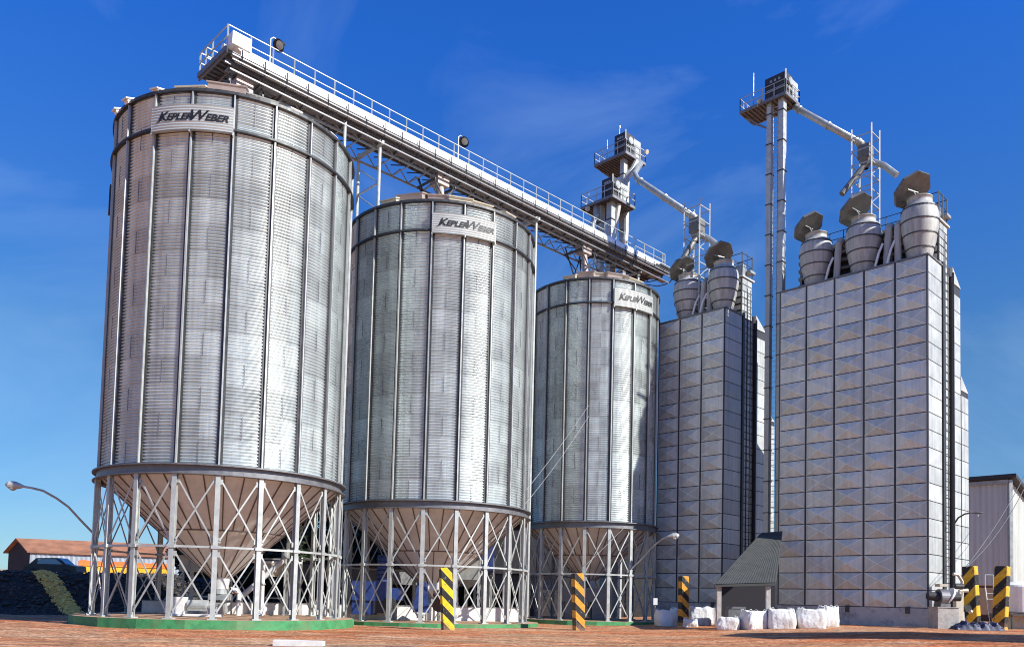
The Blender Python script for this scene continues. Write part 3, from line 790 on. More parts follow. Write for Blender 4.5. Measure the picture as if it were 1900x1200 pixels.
# ------------------------------------------------------------------ bucket elevators
def elevator(corner, wn, wd, zb, legs, label, boxn, boxd, boxh, rail=1.05, mast=None):
    """corner: near corner of the head platform (deck level)"""
    root = thing('bucket_elevator', (corner.x, corner.y, zb), label, 'elevator tower', 'bucket elevators')
    P = lambda s, n, z: corner+D*s+N*n+UP*z
    m = MB(); m.box(P(wd/2, wn/2, -.06), (wd/2, wn/2, .03), D)
    for n_ in (0, wn): m.bar(P(0, n_, -.08), P(wd, n_, -.08), .1, .22)
    for s in (0, wd): m.bar(P(s, 0, -.08), P(s, wn, -.08), .1, .22)
    for k in range(1, 12): m.bar(P(0, wn*k/12, -.16), P(wd, wn*k/12, -.16), .05, .14)
    for s in (wd*.25, wd*.75):
        m.bar(P(s, wn, -.2), P(wd*.5, wn*.45, -1.9), .08)
    m.build('platform', 'galvdark', root)
    m = MB()
    for z in (.52, rail):
        q = [P(0, 0, z), P(wd, 0, z), P(wd, wn, z), P(0, wn, z)]
        for i in range(4): m.bar(q[i], q[(i+1) % 4], .045)
    for k in range(5):
        for q in (P(0, wn*k/4, 0), P(wd, wn*k/4, 0), P(wd*k/4, 0, 0), P(wd*k/4, wn, 0)): m.bar(q, q+UP*rail, .055)
    m.build('railing', 'galvlight', root)
    hb = thing_part = None
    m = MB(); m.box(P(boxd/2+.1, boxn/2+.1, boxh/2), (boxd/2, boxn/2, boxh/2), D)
    hd = m.build('head_housing', 'black_steel', root)
    m = MB(); m.box(P(boxd+.5, boxn/2+.1, boxh/2-.05), (.45, boxn/2, boxh/2-.1), D); m.bar(P(.05, .05, 0), P(.05, .05, boxh+.1), .12); m.build('end_cover', 'galvlight', hd)
    m = MB()
    for i in range(3): q = MB(); q.box(P(.085, boxn*(.35+.2*i), boxh*.78), (.02, .09, .09), D); q.build('inspection_hatch', 'galv', hd)
    m.bar(P(.3, .07, boxh*.4), P(boxd, .07, boxh*.4), .07); m.bar(P(.105, .07, boxh*.4), P(.105, boxn, boxh*.4), .07); m.bar(P(boxd*.5, .08, boxh*.35), P(boxd*.5, .08, boxh*.8), .1); m.build('drive_guard', 'galv', hd)
    m = MB(); m.cyl(P(boxd*.5, .08, boxh*.62), P(boxd*.5, -.12, boxh*.62), .3, n=14); m.build('drive_pulley', 'galv', hd)
    for (s, n_, w, z1) in legs:
        m = MB(); base = Vector((corner.x, corner.y, 0))+D*s+N*n_
        m.box(base+UP*((zb+corner.z+z1)/2), (w/2, w/2*.85, (corner.z+z1-zb)/2), D)
        z = zb+1
        while z < corner.z+z1: m.box(base+UP*z, (w/2+.05, w/2*.85+.05, .035), D, mi=1); z += 2.4
        m.build('elevator_shaft', ['galvlight', 'rim'], root)
    return root, P
# lower and upper elevators behind the smallest silo
EU = at(1160.7, 280, 66.5)
ra, PU = elevator(EU, 3.3, 2.7, -.3, [(.75, .75, .48, -.1), (1.6, 1.3, .55, -.1)], 'taller bucket elevator with head platform behind the end of the gallery', 1.15, 1.2, 1.75)
EL = at(1136.7, 361, 64.5)
rb, PL = elevator(EL, 3.3, 2.9, -.3, [(.8, .75, .6, -.1), (.7, 1.75, .5, -.1)], 'shorter bucket elevator with platform just below the taller head', 1.1, 1.1, 1.6)
E3 = at(1458, 170, 61.6)
rc, PE = elevator(E3, 3.9, 2.2, 0, [(.55, .55, .5, -.1), (.5, 1.55, .44, -.1)], 'tallest bucket elevator in the gap between the two dryer towers', 1.7, 1.2, 1.75)
m = MB(); ladder(m, Vector((E3.x, E3.y, 0))+D*.45+N*1.08+UP*3, Vector((E3.x, E3.y, 0))+D*.45+N*1.08+UP*(E3.z-.2), .42, N, .4)
for k in range(int(E3.z/2.4)):
    pass
m.build('access_ladder', 'galv', rc)
m = MB(); m.cyl(PE(.3, 2.9, 0), PE(.3, 2.9, 2.9), .05, .03, 8); m.build('mast', 'galvlight', rc)
m = MB(); m.cyl(PU(.3, 2.2, 0), PU(.3, 2.2, 1.9), .035, .02, 6); m.cyl(PU(.3, .9, 1.7), PU(.3, .9, 2.4), .03, .02, 6); m.cyl(PU(.3, .9, 2.4), PU(.3, .9, 2.6), .08, n=8); m.build('mast', 'galvlight', ra)
for (r_, Pq, s, n_, z) in ((ra, PU, 2.6, -.05, .95), (rb, PL, -.15, 2.6, -.35), (rc, PE, -.1, 2.3, .15)):
    m = MB(); m.cyl(Pq(s, n_, z), Pq(s, n_-.22, z-.1), .14, .2, 12); m.cyl(Pq(s, n_, z-.4), Pq(s, n_, z), .03, n=6); m.build('platform_lamp', 'cream', r_)
# pipes under the elevator heads
m = MB(); m.tube([PU(1.6, .1, -.2), PU(1.35, .25, -.9), PU(.9, .5, -1.7), PU(.7, .4, -2.6), PU(.7, .4, -6.5), PU(.5, .3, -7.4)], .26, 10); m.build('down_spout', 'galvlight', ra)
m = MB(); m.tube([PL(1.3, .4, -.2), PL(1.2, .5, -1.2), PL(1.1, .7, -3), PL(1.0, .6, -4.5), PL(.6, .4, -5.3)], .22, 10); m.build('down_spout', 'cone', rb)
m = MB(); m.tube([PL(.4, 2.0, -.2), PL(.3, 1.9, -1.0), PL(.1, 2.1, -1.8), PL(0, 2.1, -4.5)], .28, 10); m.build('dust_duct', 'galv', rb)

def spout(p0, p1, p2, label, box_at, masts, z0):
    root = thing('transfer_spout', (box_at.x, box_at.y, z0), label, 'spout', 'transfer spouts on masts above the dryer roofs')
    m = MB(); m.tube(p0, .24, 16)
    # flange collars
    a, b = p0[-2], p0[-1]
    for t in (.05, .5, .95): c = a+(b-a)*t; d = (b-a).normalized(); m.cyl(c-d*.05, c+d*.05, .30, n=12)
    m.build('spout_pipe', 'galv', root, smooth=True)
    m = MB(); m.box(box_at, (.42, .42, .5), D); m.lathe(box_at-UP*1.2, [(.2, 0), (.5, .75)], 12); m.build('distributor', 'lid', root)
    m = MB(); m.tube(p1, .22, 10); m.build('branch_pipe', 'galv', root)
    m = MB(); m.tube(p2, .22, 10); m.build('branch_pipe', 'lid', root)
    m = MB()
    w = masts
    cs = [box_at+D*a+N*b for a, b in ((-w, -w), (w, -w), (w, w), (-w, w))]
    zt = box_at.z+1.7
    for c in cs: m.bar(Vector((c.x, c.y, z0)), Vector((c.x, c.y, zt)), .09)
    z = z0+.6
    k = 0
    while z < zt+.01:
        for i in range(4):
            a, b = cs[i], cs[(i+1) % 4]
            m.bar(Vector((a.x, a.y, z)), Vector((b.x, b.y, z)), .055)
            if k % 2 == 0 and z < box_at.z-1.3: m.bar(Vector((a.x, a.y, z)), Vector((b.x, b.y, z+1.05)), .045)
        z += 1.05; k += 1
    m.build('lattice_mast', 'galvlight', root)
    return root
B1 = at(1606, 284, 59.0)
sp1 = spout([PE(2.0, .3, -.1), PE(1.7, .0, -.55), at(1600, 268, 59.2)], [B1-UP*.5, at(1640, 307, 58.3), at(1664, 325, 57.8)], [B1-UP*.8, at(1590, 325, 59), at(1562, 360, 59)], 'transfer spout and lattice mast above the large dryer roof', B1, .72, T1H+.1+1.0)
NEAR += [rc, sp1]
B2 = at(1293, 420, 59.3)
spout([PU(2.0, -.05, -.3), at(1177, 322, 66.6), at(1183, 333, 66.3), at(1290, 405, 59.6)], [B2-UP*.5, at(1318, 445, 58.8), at(1335, 458, 58.4)], [B2-UP*.8, at(1283, 455, 59), at(1268, 480, 58.8)], 'transfer spout and lattice mast above the shaded dryer roof', B2, .66, 21.9)

# ------------------------------------------------------------------ shed roof between towers
def lean_to():
    ground_z = old_g
    a = at(1326, 1083, 50.5); b = at(1440, 1080, 50.5)
    c = at(1412, 988, 59.5); d = at(1452, 985, 59.5)
    root = thing('lean_to_shed', (a.x+2, 51, ground_z(a.x+2, 51)), 'dark lean-to shed with grey sheet roof between the two dryer towers', 'shed')
    m = MB(); nseg = 46; vs = []
    for i in range(nseg+1):
        t = i/nseg; w = .02 if i % 2 else 0
        p = a+(b-a)*t; q = c+(d-c)*t; vs += [p+UP*w, q+UP*w]
    m.add(vs, [(2*i, 2*i+2, 2*i+3, 2*i+1) for i in range(nseg)])
    m.add([v-UP*.05 for v in vs], [(2*i+1, 2*i+3, 2*i+2, 2*i) for i in range(nseg)])
    m.bar(a-UP*.1, b-UP*.1, .08, .14)
    m.build('roof', 'asbestos', root)
    m = MB(); g = ground_z(14, 50)
    for px, yy in ((1334, 50.8), (1425, 50.8)):
        p = at(px, 1095, yy); m.box(Vector((p.x, yy, (g-.1+2.35)/2)), (.13, .12, (2.35-g+.1)/2), (1, 0, 0))
    m.build('post', 'concrete', root)
    m = MB(); p0 = at(1338, 1100, 56); p1 = at(1440, 1100, 56)
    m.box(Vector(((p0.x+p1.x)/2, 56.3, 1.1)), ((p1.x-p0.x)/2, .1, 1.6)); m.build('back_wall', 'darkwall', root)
    m = MB(); q = at(1365, 1100, 53); m.box(Vector((q.x, 53, .5)), (.55, .4, .55)); m.bar(Vector((q.x-.5, 52.6, .95)), Vector((q.x+.5, 52.6, .95)), .06); m.build('machine_box', 'galvdark', root)
    NEAR.append(root)
lean_to()

# ------------------------------------------------------------------ bollards
def stripe_mat(name, c1, s1, s2, period, off=0.):
    m = bpy.data.materials.new(name); m.use_nodes = True; n = m.node_tree.nodes; l = m.node_tree.links; b = n['Principled BSDF']
    b.inputs['Roughness'].default_value = .6
    tc = n.new('ShaderNodeTexCoord'); sp = n.new('ShaderNodeSeparateXYZ'); l.new(tc.outputs['Object'], sp.inputs[0])
    def ma(op, a, bb, c=None):
        x = n.new('ShaderNodeMath'); x.operation = op
        for i, v in enumerate((a, bb)):
            if isinstance(v, (int, float)): x.inputs[i].default_value = v
            else: l.new(v, x.inputs[i])
        return x.outputs[0]
    v = ma('ADD', ma('ADD', sp.outputs[2], ma('MULTIPLY', sp.outputs[0], s1)), ma('MULTIPLY', sp.outputs[1], s2))
    fr = ma('FRACT', ma('DIVIDE', ma('ADD', v, off), period), 0)
    st = ma('GREATER_THAN', fr, .5)
    no = n.new('ShaderNodeTexNoise'); no.inputs['Scale'].default_value = 4; no.inputs['Detail'].default_value = 8; l.new(tc.outputs['Object'], no.inputs['Vector'])
    r = n.new('ShaderNodeMapRange'); r.inputs[1].default_value = .3; r.inputs[2].default_value = .7; r.inputs[3].default_value = .72; r.inputs[4].default_value = 1.05; l.new(no.outputs[0], r.inputs[0])
    mx = n.new('ShaderNodeMix'); mx.data_type = 'RGBA'; mx.inputs[6].default_value = (.012, .012, .013, 1); mx.inputs[7].default_value = (*c1, 1); l.new(st, mx.inputs[0])
    mu = n.new('ShaderNodeMix'); mu.data_type = 'RGBA'; mu.blend_type = 'MULTIPLY'; mu.inputs[0].default_value = 1
    l.new(mx.outputs[2], mu.inputs[6]); l.new(r.outputs[0], mu.inputs[7]); mg = n.new('ShaderNodeMapRange'); mg.inputs[1].default_value = .95; mg.inputs[2].default_value = .15
    l.new(ma('ADD', sp.outputs[2], no.outputs[0]), mg.inputs[0])
    chips = n.new('ShaderNodeMapRange'); chips.inputs[1].default_value = .60; chips.inputs[2].default_value = .66; chips.inputs[4].default_value = .8
    n5 = n.new('ShaderNodeTexNoise'); n5.inputs['Scale'].default_value = 7; n5.inputs['Detail'].default_value = 9; l.new(tc.outputs['Object'], n5.inputs['Vector']); l.new(n5.outputs[0], chips.inputs[0])
    m1 = n.new('ShaderNodeMix'); m1.data_type = 'RGBA'; m1.inputs[7].default_value = (.20, .18, .16, 1); l.new(chips.outputs[0], m1.inputs[0]); l.new(mu.outputs[2], m1.inputs[6])
    m2 = n.new('ShaderNodeMix'); m2.data_type = 'RGBA'; m2.inputs[7].default_value = (.36, .20, .11, 1); l.new(mg.outputs[0], m2.inputs[0]); l.new(m1.outputs[2], m2.inputs[6])
    l.new(m2.outputs[2], b.inputs['Base Color'])
    return m
def bollard(p, h, w, rotz, lean, mt, label):
    m = MB(); k = .03
    prof = [(-w/2, -w/2+k), (-w/2+k, -w/2), (w/2-k, -w/2), (w/2, -w/2+k), (w/2, w/2-k), (w/2-k, w/2), (-w/2+k, w/2), (-w/2, w/2-k)]
    vs = [(x, y, z) for z in (-.15, h-.03) for x, y in prof]+[(x*.93, y*.93, h) for x, y in prof]
    m.add(vs, [(i, (i+1) % 8, (i+1) % 8+8, i+8) for i in range(8)]+[(i+8, (i+1) % 8+8, (i+1) % 8+16, i+16) for i in range(8)]+[tuple(range(16, 24)), tuple(reversed(range(8)))])
    o = m.build('bollard', mt); o.location = p
    o.rotation_euler = (Matrix.Rotation(lean, 3, 'Y') @ Matrix.Rotation(rotz, 3, 'Z')).to_euler()
    tag(o, label, 'bollard', 'black and yellow striped bollards')
    return o
SY = stripe_mat('bollard_stripe_yellow', (.86, .62, .012), 1.15, 0, .84, .30)
SO = stripe_mat('bollard_stripe_orange', (.74, .34, .02), 1.05, 0, .84, .05)
SR = stripe_mat('bollard_stripe_right', (.74, .44, .02), 0, 1.1, 1.12, .2)
def gp(px, py, y): q = at(px, py, y); return Vector((q.x, y, ground_z(q.x, y)))
bollard(gp(831, 1168, 40.3), 3.02, .56, R(14), R(-4.0), SY, 'bright yellow and black striped bollard in front of the middle silo')
bollard(gp(1074, 1168, 45.0), 3.05, .56, R(14), R(-2.6), SO, 'orange and black striped bollard in front of the smallest silo')
bollard(gp(1268, 1162, 51), 3.05, .5, R(14), R(-.6), SO, 'orange and black striped bollard in front of the shaded dryer tower, among piled bags')
bollard(gp(1806, 1166, 45.5), 3.42, .64, R(45), R(-3.0), SR, 'left of the two leaning striped bollards beside the blower at right')
bollard(gp(1855, 1166, 45.5), 3.46, .64, R(45), R(3.0), SR, 'right of the two leaning striped bollards, beside the white tank')

# ------------------------------------------------------------------ bags
def bag(p, w, d, h, seed, label, mt='bag', rot=0, slump=.15):
    rnd = random.Random(seed); bm = bmesh.new(); bmesh.ops.create_cube(bm, size=1)
    bmesh.ops.subdivide_edges(bm, edges=bm.edges[:], cuts=15, use_grid_fill=True)
    ph = [rnd.uniform(0, 6) for _ in range(8)]
    for v in bm.verts:
        x, y, z = v.co
        a = math.atan2(y, x); cr = (abs(math.cos(a))**5+abs(math.sin(a))**5)**(-.2)      # squircle section
        rr = max(abs(x), abs(y)); kk = rr*cr/max(1e-6, math.hypot(x, y)) if rr > 1e-6 else 1
        x *= kk; y *= kk
        f = 1+.09*math.cos(PI*z)-slump*z*.45
        t = z+.5; tz = t*h
        if t > .86: tz += .05*h*math.sin(8*x+ph[0])*math.cos(9*y+ph[1])-.05*h*(1-2*rr)
        fold = .010*math.sin(14*a+ph[2]+2.5*z)*(.4+.6*t)+.014*math.sin(7*z+2*a+ph[3])+.012*math.sin(23*a-9*z+ph[4])
        v.co = Vector((x*(w*f+fold*2), y*(d*f+fold*2), tz))
    me = bpy.data.meshes.new('bulk_bag'); bm.to_mesh(me); bm.free(); me.materials.append(M[mt]); me.polygons.foreach_set('use_smooth', [True]*len(me.polygons))
    root = bpy.data.objects.new('bulk_bag', None); COL.objects.link(root); root.location = p; root.rotation_euler.z = rot
    o = bpy.data.objects.new('sack', me); COL.objects.link(o); o.parent = root
    tag(root, label, 'bulk bag', 'white woven bulk bags')
    for sx in (-1, 1):
        for sy in (-1, 1):
            m = MB(); x, y = sx*w*.42, sy*d*.42
            m.tube([(x, y, h*.86), (x+.02*sx, y, h+.06), (x-.09*sx, y-.03*sy, h+.10), (x-.16*sx, y, h*.97)], .017, 5)
            lo = MB(); lo.v = m.v; lo.f = m.f; lo.mi = m.mi; lo.t = m.t
            q = lo.build('lifting_loop', mt); q.parent = root
    return root
def bagat(px, y, w, h, seed, label, mt='bag', d=None, slump=.15):
    q = at(px, 1150, y); bag(Vector((q.x, y, ground_z(q.x, y)-.02)), w, d or w*.9, h, seed, label, mt, rot=random.Random(seed).uniform(-.3, .3), slump=slump)
bagat(1350, 44.7, 1.17, 0.68, 1, 'low half-empty white bulk bag, leftmost of the sunlit bags by the shed post')
bagat(1398, 44.4, 1.13, 0.99, 2, 'white bulk bag in front of the lean-to shed opening')
bagat(1449, 44.2, 1.32, 1.05, 3, 'white bulk bag at the left corner of the large dryer tower')
bagat(1504, 44.2, 1.36, 1.02, 4, 'widest white bulk bag, sagging, before the large dryer tower')
bagat(1537, 46.0, 0.89, 1.11, 5, 'narrow white bulk bag half hidden behind the widest bag')
bagat(1238, 51.9, 1.32, 0.98, 6, 'shaded bulk bag left of the far striped bollard')
bagat(1298, 51.6, 1.27, 1.13, 7, 'shaded bulk bag right of the far striped bollard')
bagat(1281, 49.4, 0.78, 0.49, 8, 'small crumpled bag at the foot of the far striped bollard')
bagat(1262, 53.6, 1.18, 1.03, 9, 'shaded bulk bag behind the far striped bollard')
bagat(1321, 53.0, 1.08, 1.08, 10, 'shaded bulk bag against the left post of the lean-to shed')

# ------------------------------------------------------------------ lamps on arms
def arm_lamp(base, pts, headdir, label, hs=1., mt='galvlight'):
    root = thing('street_lamp', base, label, 'street lamp', 'lamps on curved arms')
    m = MB(); m.tube(pts, .055, 8); m.build('arm', mt, root)
    e = pts[-1]; d = headdir.normalized(); m = MB()
    m.tube([e-d*.05, e+d*.12, e+d*.35, e+d*.62, e+d*.78], [.06*hs, .13*hs, .20*hs, .19*hs, .07*hs], 12); hd = m.build('lamp_head', mt, root)
    m = MB(); c = e+d*.45-UP*.12; m.lathe(c, [(.17*hs, .0), (.15*hs, -.07), (.08*hs, -.13), (.01, -.15)], 12); m.build('lamp_lens', 'lampglass', hd)
L = [at(x, y, z) for x, y, z in ((178, 994, 42.0), (150, 965, 41.6), (127, 940, 41.2), (105, 924, 40.9), (80, 910, 40.5), (60, 905, 40.2), (42, 902, 40))]
arm_lamp(L[0], L, Vector((-1, -.1, .10)), 'street lamp on a long curved arm reaching left from the largest silo')
L = [at(x, y, z) for x, y, z in ((1172, 1054, 55.0), (1195, 1032, 54.6), (1213, 1012, 54.3), (1228, 1000, 54), (1238, 996, 53.8))]
arm_lamp(L[0], L, Vector((1, -.1, .18)), 'street lamp on a curved arm reaching right from the smallest silo')
A3 = set(COL.objects)
L = [at(x, y, z) for x, y, z in ((1768, 975, 55.5), (1778, 960, 55), (1790, 953, 54.6), (1801, 951, 54.2))]
arm_lamp(L[0], L, Vector((1, -.1, .02)), 'dark lamp on a short arm on the right flank of the large dryer tower', .3, 'rim')
NEAR += [o for o in COL.objects if o not in A3 and o.parent is None]

# ------------------------------------------------------------------ berm and left background
def berm():
    m = MB(); xs = [-90+1.5*i for i in range(52)]; ys = [46+.7*j for j in range(30)]
    rnd = random.Random(3)
    def hz(x, y):
        edge = smooth((-16.5-x)/4.5) if x > -22 else 1
        f = smooth((y-48)/5.0)
        return ground_z(x, y)-.05 + 2.55*f*edge + (rnd.uniform(-.09, .09) if f > .02 else 0)
    vs = [(x, y, hz(x, y) if j < 29 and i < 51 else ground_z(x, y)-.3) for j, y in enumerate(ys) for i, x in enumerate(xs)]; W = len(xs)
    m.add(vs, [(j*W+i, j*W+i+1, (j+1)*W+i+1, (j+1)*W+i) for j in range(len(ys)-1) for i in range(W-1)])
    o = m.build('embankment', 'rock'); tag(o, 'rocky embankment darkened with painted silo shade left of the largest silo', kind='structure')
    m = MB()
    for i in range(2600):
        x = rnd.uniform(-44, -17.5); y = rnd.uniform(47.6, 54); f = smooth((y-48)/5.0); edge = smooth((-16.5-x)/4.5) if x > -22 else 1
        r = rnd.uniform(.05, .22); c = Vector((x, y, ground_z(x, y)-.03+2.55*f*edge))
        m.add([c+Vector((a*r*rnd.uniform(.6, 1.3), b*r*rnd.uniform(.6, 1.3), cc*r*.8)) for a, b, cc in ((1, 0, 0), (-1, 0, 0), (0, 1, 0), (0, -1, 0), (0, 0, 1), (0, 0, -1))], [(0, 2, 4), (2, 1, 4), (1, 3, 4), (3, 0, 4), (2, 0, 5), (1, 2, 5), (3, 1, 5), (0, 3, 5)])
    o = m.build('rubble', 'berm_rock'); tag(o, 'dark rubble covering the face of the embankment', 'rubble', kind='stuff')
    # sunlit streak down the slope, put into bright-coloured loose stones
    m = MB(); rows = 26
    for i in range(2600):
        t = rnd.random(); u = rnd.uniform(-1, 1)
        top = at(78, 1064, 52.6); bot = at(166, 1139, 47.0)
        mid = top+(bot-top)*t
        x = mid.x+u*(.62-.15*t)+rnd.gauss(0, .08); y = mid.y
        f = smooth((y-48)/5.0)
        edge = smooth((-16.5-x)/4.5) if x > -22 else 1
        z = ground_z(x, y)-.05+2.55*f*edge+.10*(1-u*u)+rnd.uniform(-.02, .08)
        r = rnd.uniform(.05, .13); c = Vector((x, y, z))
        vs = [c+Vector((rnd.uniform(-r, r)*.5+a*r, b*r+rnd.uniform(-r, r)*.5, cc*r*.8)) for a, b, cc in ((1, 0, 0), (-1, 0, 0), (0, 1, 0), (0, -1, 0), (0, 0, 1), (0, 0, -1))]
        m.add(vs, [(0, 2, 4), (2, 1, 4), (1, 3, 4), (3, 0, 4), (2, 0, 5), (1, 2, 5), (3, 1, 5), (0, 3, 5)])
    o = m.build('sun_streak_stones', 'sun_streak'); tag(o, 'sunlit streak put into bright stone colour down the dark embankment beside the largest silo', 'sun_streak', kind='stuff')
berm()
def barn():
    A = at(15, 1040, 112); B = at(55, 1040, 108); 
    root = thing('barn', (B.x, 108, 1.0), 'long barn with old red-brown roof and pale corrugated wall behind the embankment', 'barn')
    z0 = 1.0
    ze = at(55, 1022, 108).z; zr = at(35, 1000, 110).z
    Ld = Vector((1, .36, 0)).normalized(); LL = 44
    a = Vector((A.x, 112, z0)); b = Vector((B.x, 108, z0)); ap = Vector(((A.x+B.x)/2, 110, zr))
    m = MB(); ah = Vector((a.x, a.y, ze)); bh = Vector((b.x, b.y, ze))
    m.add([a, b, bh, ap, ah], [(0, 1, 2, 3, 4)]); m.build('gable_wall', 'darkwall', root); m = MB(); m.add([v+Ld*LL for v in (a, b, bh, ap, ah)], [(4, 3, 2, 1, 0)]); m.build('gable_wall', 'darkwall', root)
    m = MB(); n = 150; vs = []
    out = Vector((Ld.y, -Ld.x, 0))
    for i in range(n+1):
        p = b+Ld*LL*i/n+out*(.05 if i % 2 else 0); vs += [p, p+UP*(ze-z0)]
    m.add(vs, [(2*i, 2*i+2, 2*i+3, 2*i+1) for i in range(n)]); m.add([a, a+Ld*LL, ah+Ld*LL, ah], [(0, 1, 2, 3)])
    m.build('side_wall', 'barnwall', root)
    m = MB(); e1 = bh+(bh-ap)*.12; e2 = ah+(ah-ap)*.12
    for (p, q) in ((ap, e1), (ap, e2)):
        vs = [p-Ld*.5, q-Ld*.5, q+Ld*(LL+.5), p+Ld*(LL+.5)]; m.add(vs+[v+UP*.15 for v in vs], [(0, 1, 2, 3), (7, 6, 5, 4), (0, 4, 5, 1), (1, 5, 6, 2), (2, 6, 7, 3), (3, 7, 4, 0)])
    m.build('roof', 'roofred', root)
barn()
def trailer():
    p = at(145, 1055, 76); q = at(196, 1055, 80)
    root = thing('covered_trailer', (p.x, 76, 2.1), 'long yellow trailer under an orange tarpaulin on the embankment', 'trailer')
    L_ = at(330, 1055, 80).x-p.x; d = Vector((L_, 4, 0)).normalized(); z0, z1 = at(145, 1062, 76).z-.3, at(145, 1047, 76).z
    m = MB(); c = Vector((p.x, 76, 0))+d*L_/2; m.box(c+UP*(z0+z1)/2, (L_/2, 1.2, (z1-z0)/2), d); m.build('body', 'yellow', root)
    m = MB(); n = 30; vs = []
    for i in range(n+1):
        b = Vector((p.x, 76, z1))+d*(L_*i/n); s = Vector((d.y, -d.x, 0)); hh = .42+.08*math.sin(i*.9)*math.cos(i*.37)
        vs += [b+s*1.27-UP*.1, b+s*.8+UP*hh*.9, b-s*.8+UP*hh*.9, b-s*1.27-UP*.1]
    m.add(vs, [(4*i+k, 4*i+4+k, 4*i+5+k, 4*i+1+k) for i in range(n) for k in range(3)]+[(0, 1, 2, 3), (4*n+3, 4*n+2, 4*n+1, 4*n)]); m.build('tarpaulin', 'orange', root)
    for t in (.15, .3, .7, .85):
        m = MB(); c = Vector((p.x, 76, z0))+d*L_*t; s = Vector((d.y, -d.x, 0)); m.cyl(c+s*1.25, c+s*.9, .5, n=16); m.build('wheel', 'black', root)
trailer()
def car():
    c = at(103, 1062, 70); z = 2.1
    root = thing('parked_car', (c.x, 70, z), 'dark parked car on top of the embankment in front of the barn', 'car')
    def P(x, y, zz): return Vector((c.x+x, 70+y, z+zz))
    side = [(-2.2, .35), (-2.25, .85), (-1.75, 1.0), (-1.2, 1.5), (.5, 1.55), (1.15, 1.05), (2.1, .9), (2.2, .4)]
    m = MB(); n = len(side); m.add([P(x, -.85, zz) for x, zz in side]+[P(x, .85, zz) for x, zz in side], [tuple(range(n)), tuple(reversed(range(n, 2*n)))]+[(i, i+n, (i+1) % n+n, (i+1) % n) for i in range(n)])
    m.build('body', mat('dark_car_paint', (.02, .03, .045), .25, .3), root)
    m = MB(); m.add([P(-1.1, -.86, 1.02), P(1.0, -.86, 1.02), P(.45, -.86, 1.45), P(-1.05, -.86, 1.42)], [(0, 1, 2, 3)]); m.add([P(.6, -.7, 1.56), P(1.2, -.7, 1.06), P(1.2, .7, 1.06), P(.6, .7, 1.56)], [(0, 1, 2, 3)]); m.build('window', mat('pale_glass', (.25, .42, .45), .1), root)
    for x in (-1.4, 1.35):
        for y in (-.8, .8): m = MB(); m.cyl(P(x, y-.1, .33), P(x, y+.1, .33), .33, n=16); m.build('wheel', 'black', root)
car()
# far field
m = MB(); m.add([(-400, 150, -.5), (-20, 170, -.5), (-20, 260, 6.0), (-400, 240, 6.8)], [(0, 1, 2, 3)])
m.add([(-400, 240, 6.8), (-20, 260, 6.0), (-20, 340, -1), (-400, 340, -1)], [(0, 1, 2, 3)])
o = m.build('hill', mat('dry_field', (.42, .30, .16), .95, 0, .3, .05)); tag(o, 'low dry field on the horizon at far left', kind='structure')

# ------------------------------------------------------------------ trees behind the silos
def tree(x, y, h, w, seed, label, mt):
    rnd = random.Random(seed); g = ground_z(x, y)
    root = thing('tree', (x, y, g), label, 'tree', 'trees behind the silos')
    m = MB(); pts = [Vector((x, y, g-.2)), Vector((x+.1, y, g+h*.3)), Vector((x-.1, y+.1, g+h*.6)), Vector((x, y, g+h*.85))]; m.tube(pts, [.28, .22, .14, .05], 8)
    for k in range(7):
        a = rnd.uniform(0, 6.28); b = pts[1]+(pts[3]-pts[1])*rnd.random(); m.tube([b, b+Vector((math.cos(a)*w*.3, math.sin(a)*w*.3, .6)), b+Vector((math.cos(a)*w*.5, math.sin(a)*w*.5, 1.5))], [.1, .06, .03], 5)
    m.build('trunk', 'bark', root)
    m = MB()
    blobs = [(Vector((x+rnd.gauss(0, w*.22), y+rnd.gauss(0, w*.22), g+h*rnd.uniform(.2, .88))), w*rnd.uniform(.2, .36)) for _ in range(20)]
    for _ in range(5200):
        c, r = rnd.choice(blobs); v = Vector((rnd.gauss(0, 1), rnd.gauss(0, 1), rnd.gauss(0, 1))).normalized()*r*rnd.random()**.4
        p = c+v; s = rnd.uniform(.12, .30); a = Vector((rnd.gauss(0, 1), rnd.gauss(0, 1), rnd.gauss(0, .6))).normalized(); b = a.orthogonal().normalized()
        m.add([p-a*s, p+b*s*.5, p+a*s, p-b*s*.5], [(0, 1, 2, 3)])
    m.build('crown', mt, root)
for i, (px, y, h, w) in enumerate([(382, 62, 5.6, 3.6), (440, 66, 7, 4.5), (505, 64, 7.5, 4.5), (570, 67, 9.0, 5), (632, 70, 10.0, 5.2), (700, 72, 10.2, 5.5), (775, 74, 10, 5.5), (1000, 82, 10.5, 6), (930, 80, 10.5, 6), (850, 78, 10, 6)]):
    q = at(px, 1000, y)
    tree(q.x, y, h, w, 50+i, ['dark tree seen under the left side of the largest silo hopper', 'dark tree behind the outlet of the largest silo', 'dark tree behind the right half of the largest silo legs', 'tall dark tree behind the right legs of the largest silo', 'tall dark tree in the gap between the largest and middle silos', 'dark tree behind the left legs of the middle silo', 'dark tree behind the centre of the middle silo', 'dark tree in the gap between the middle and smallest silos', 'dark tree behind the right legs of the middle silo', 'dark tree behind the striped bollard of the middle silo'][i], 'leaf' if i % 3 else 'leaf2')

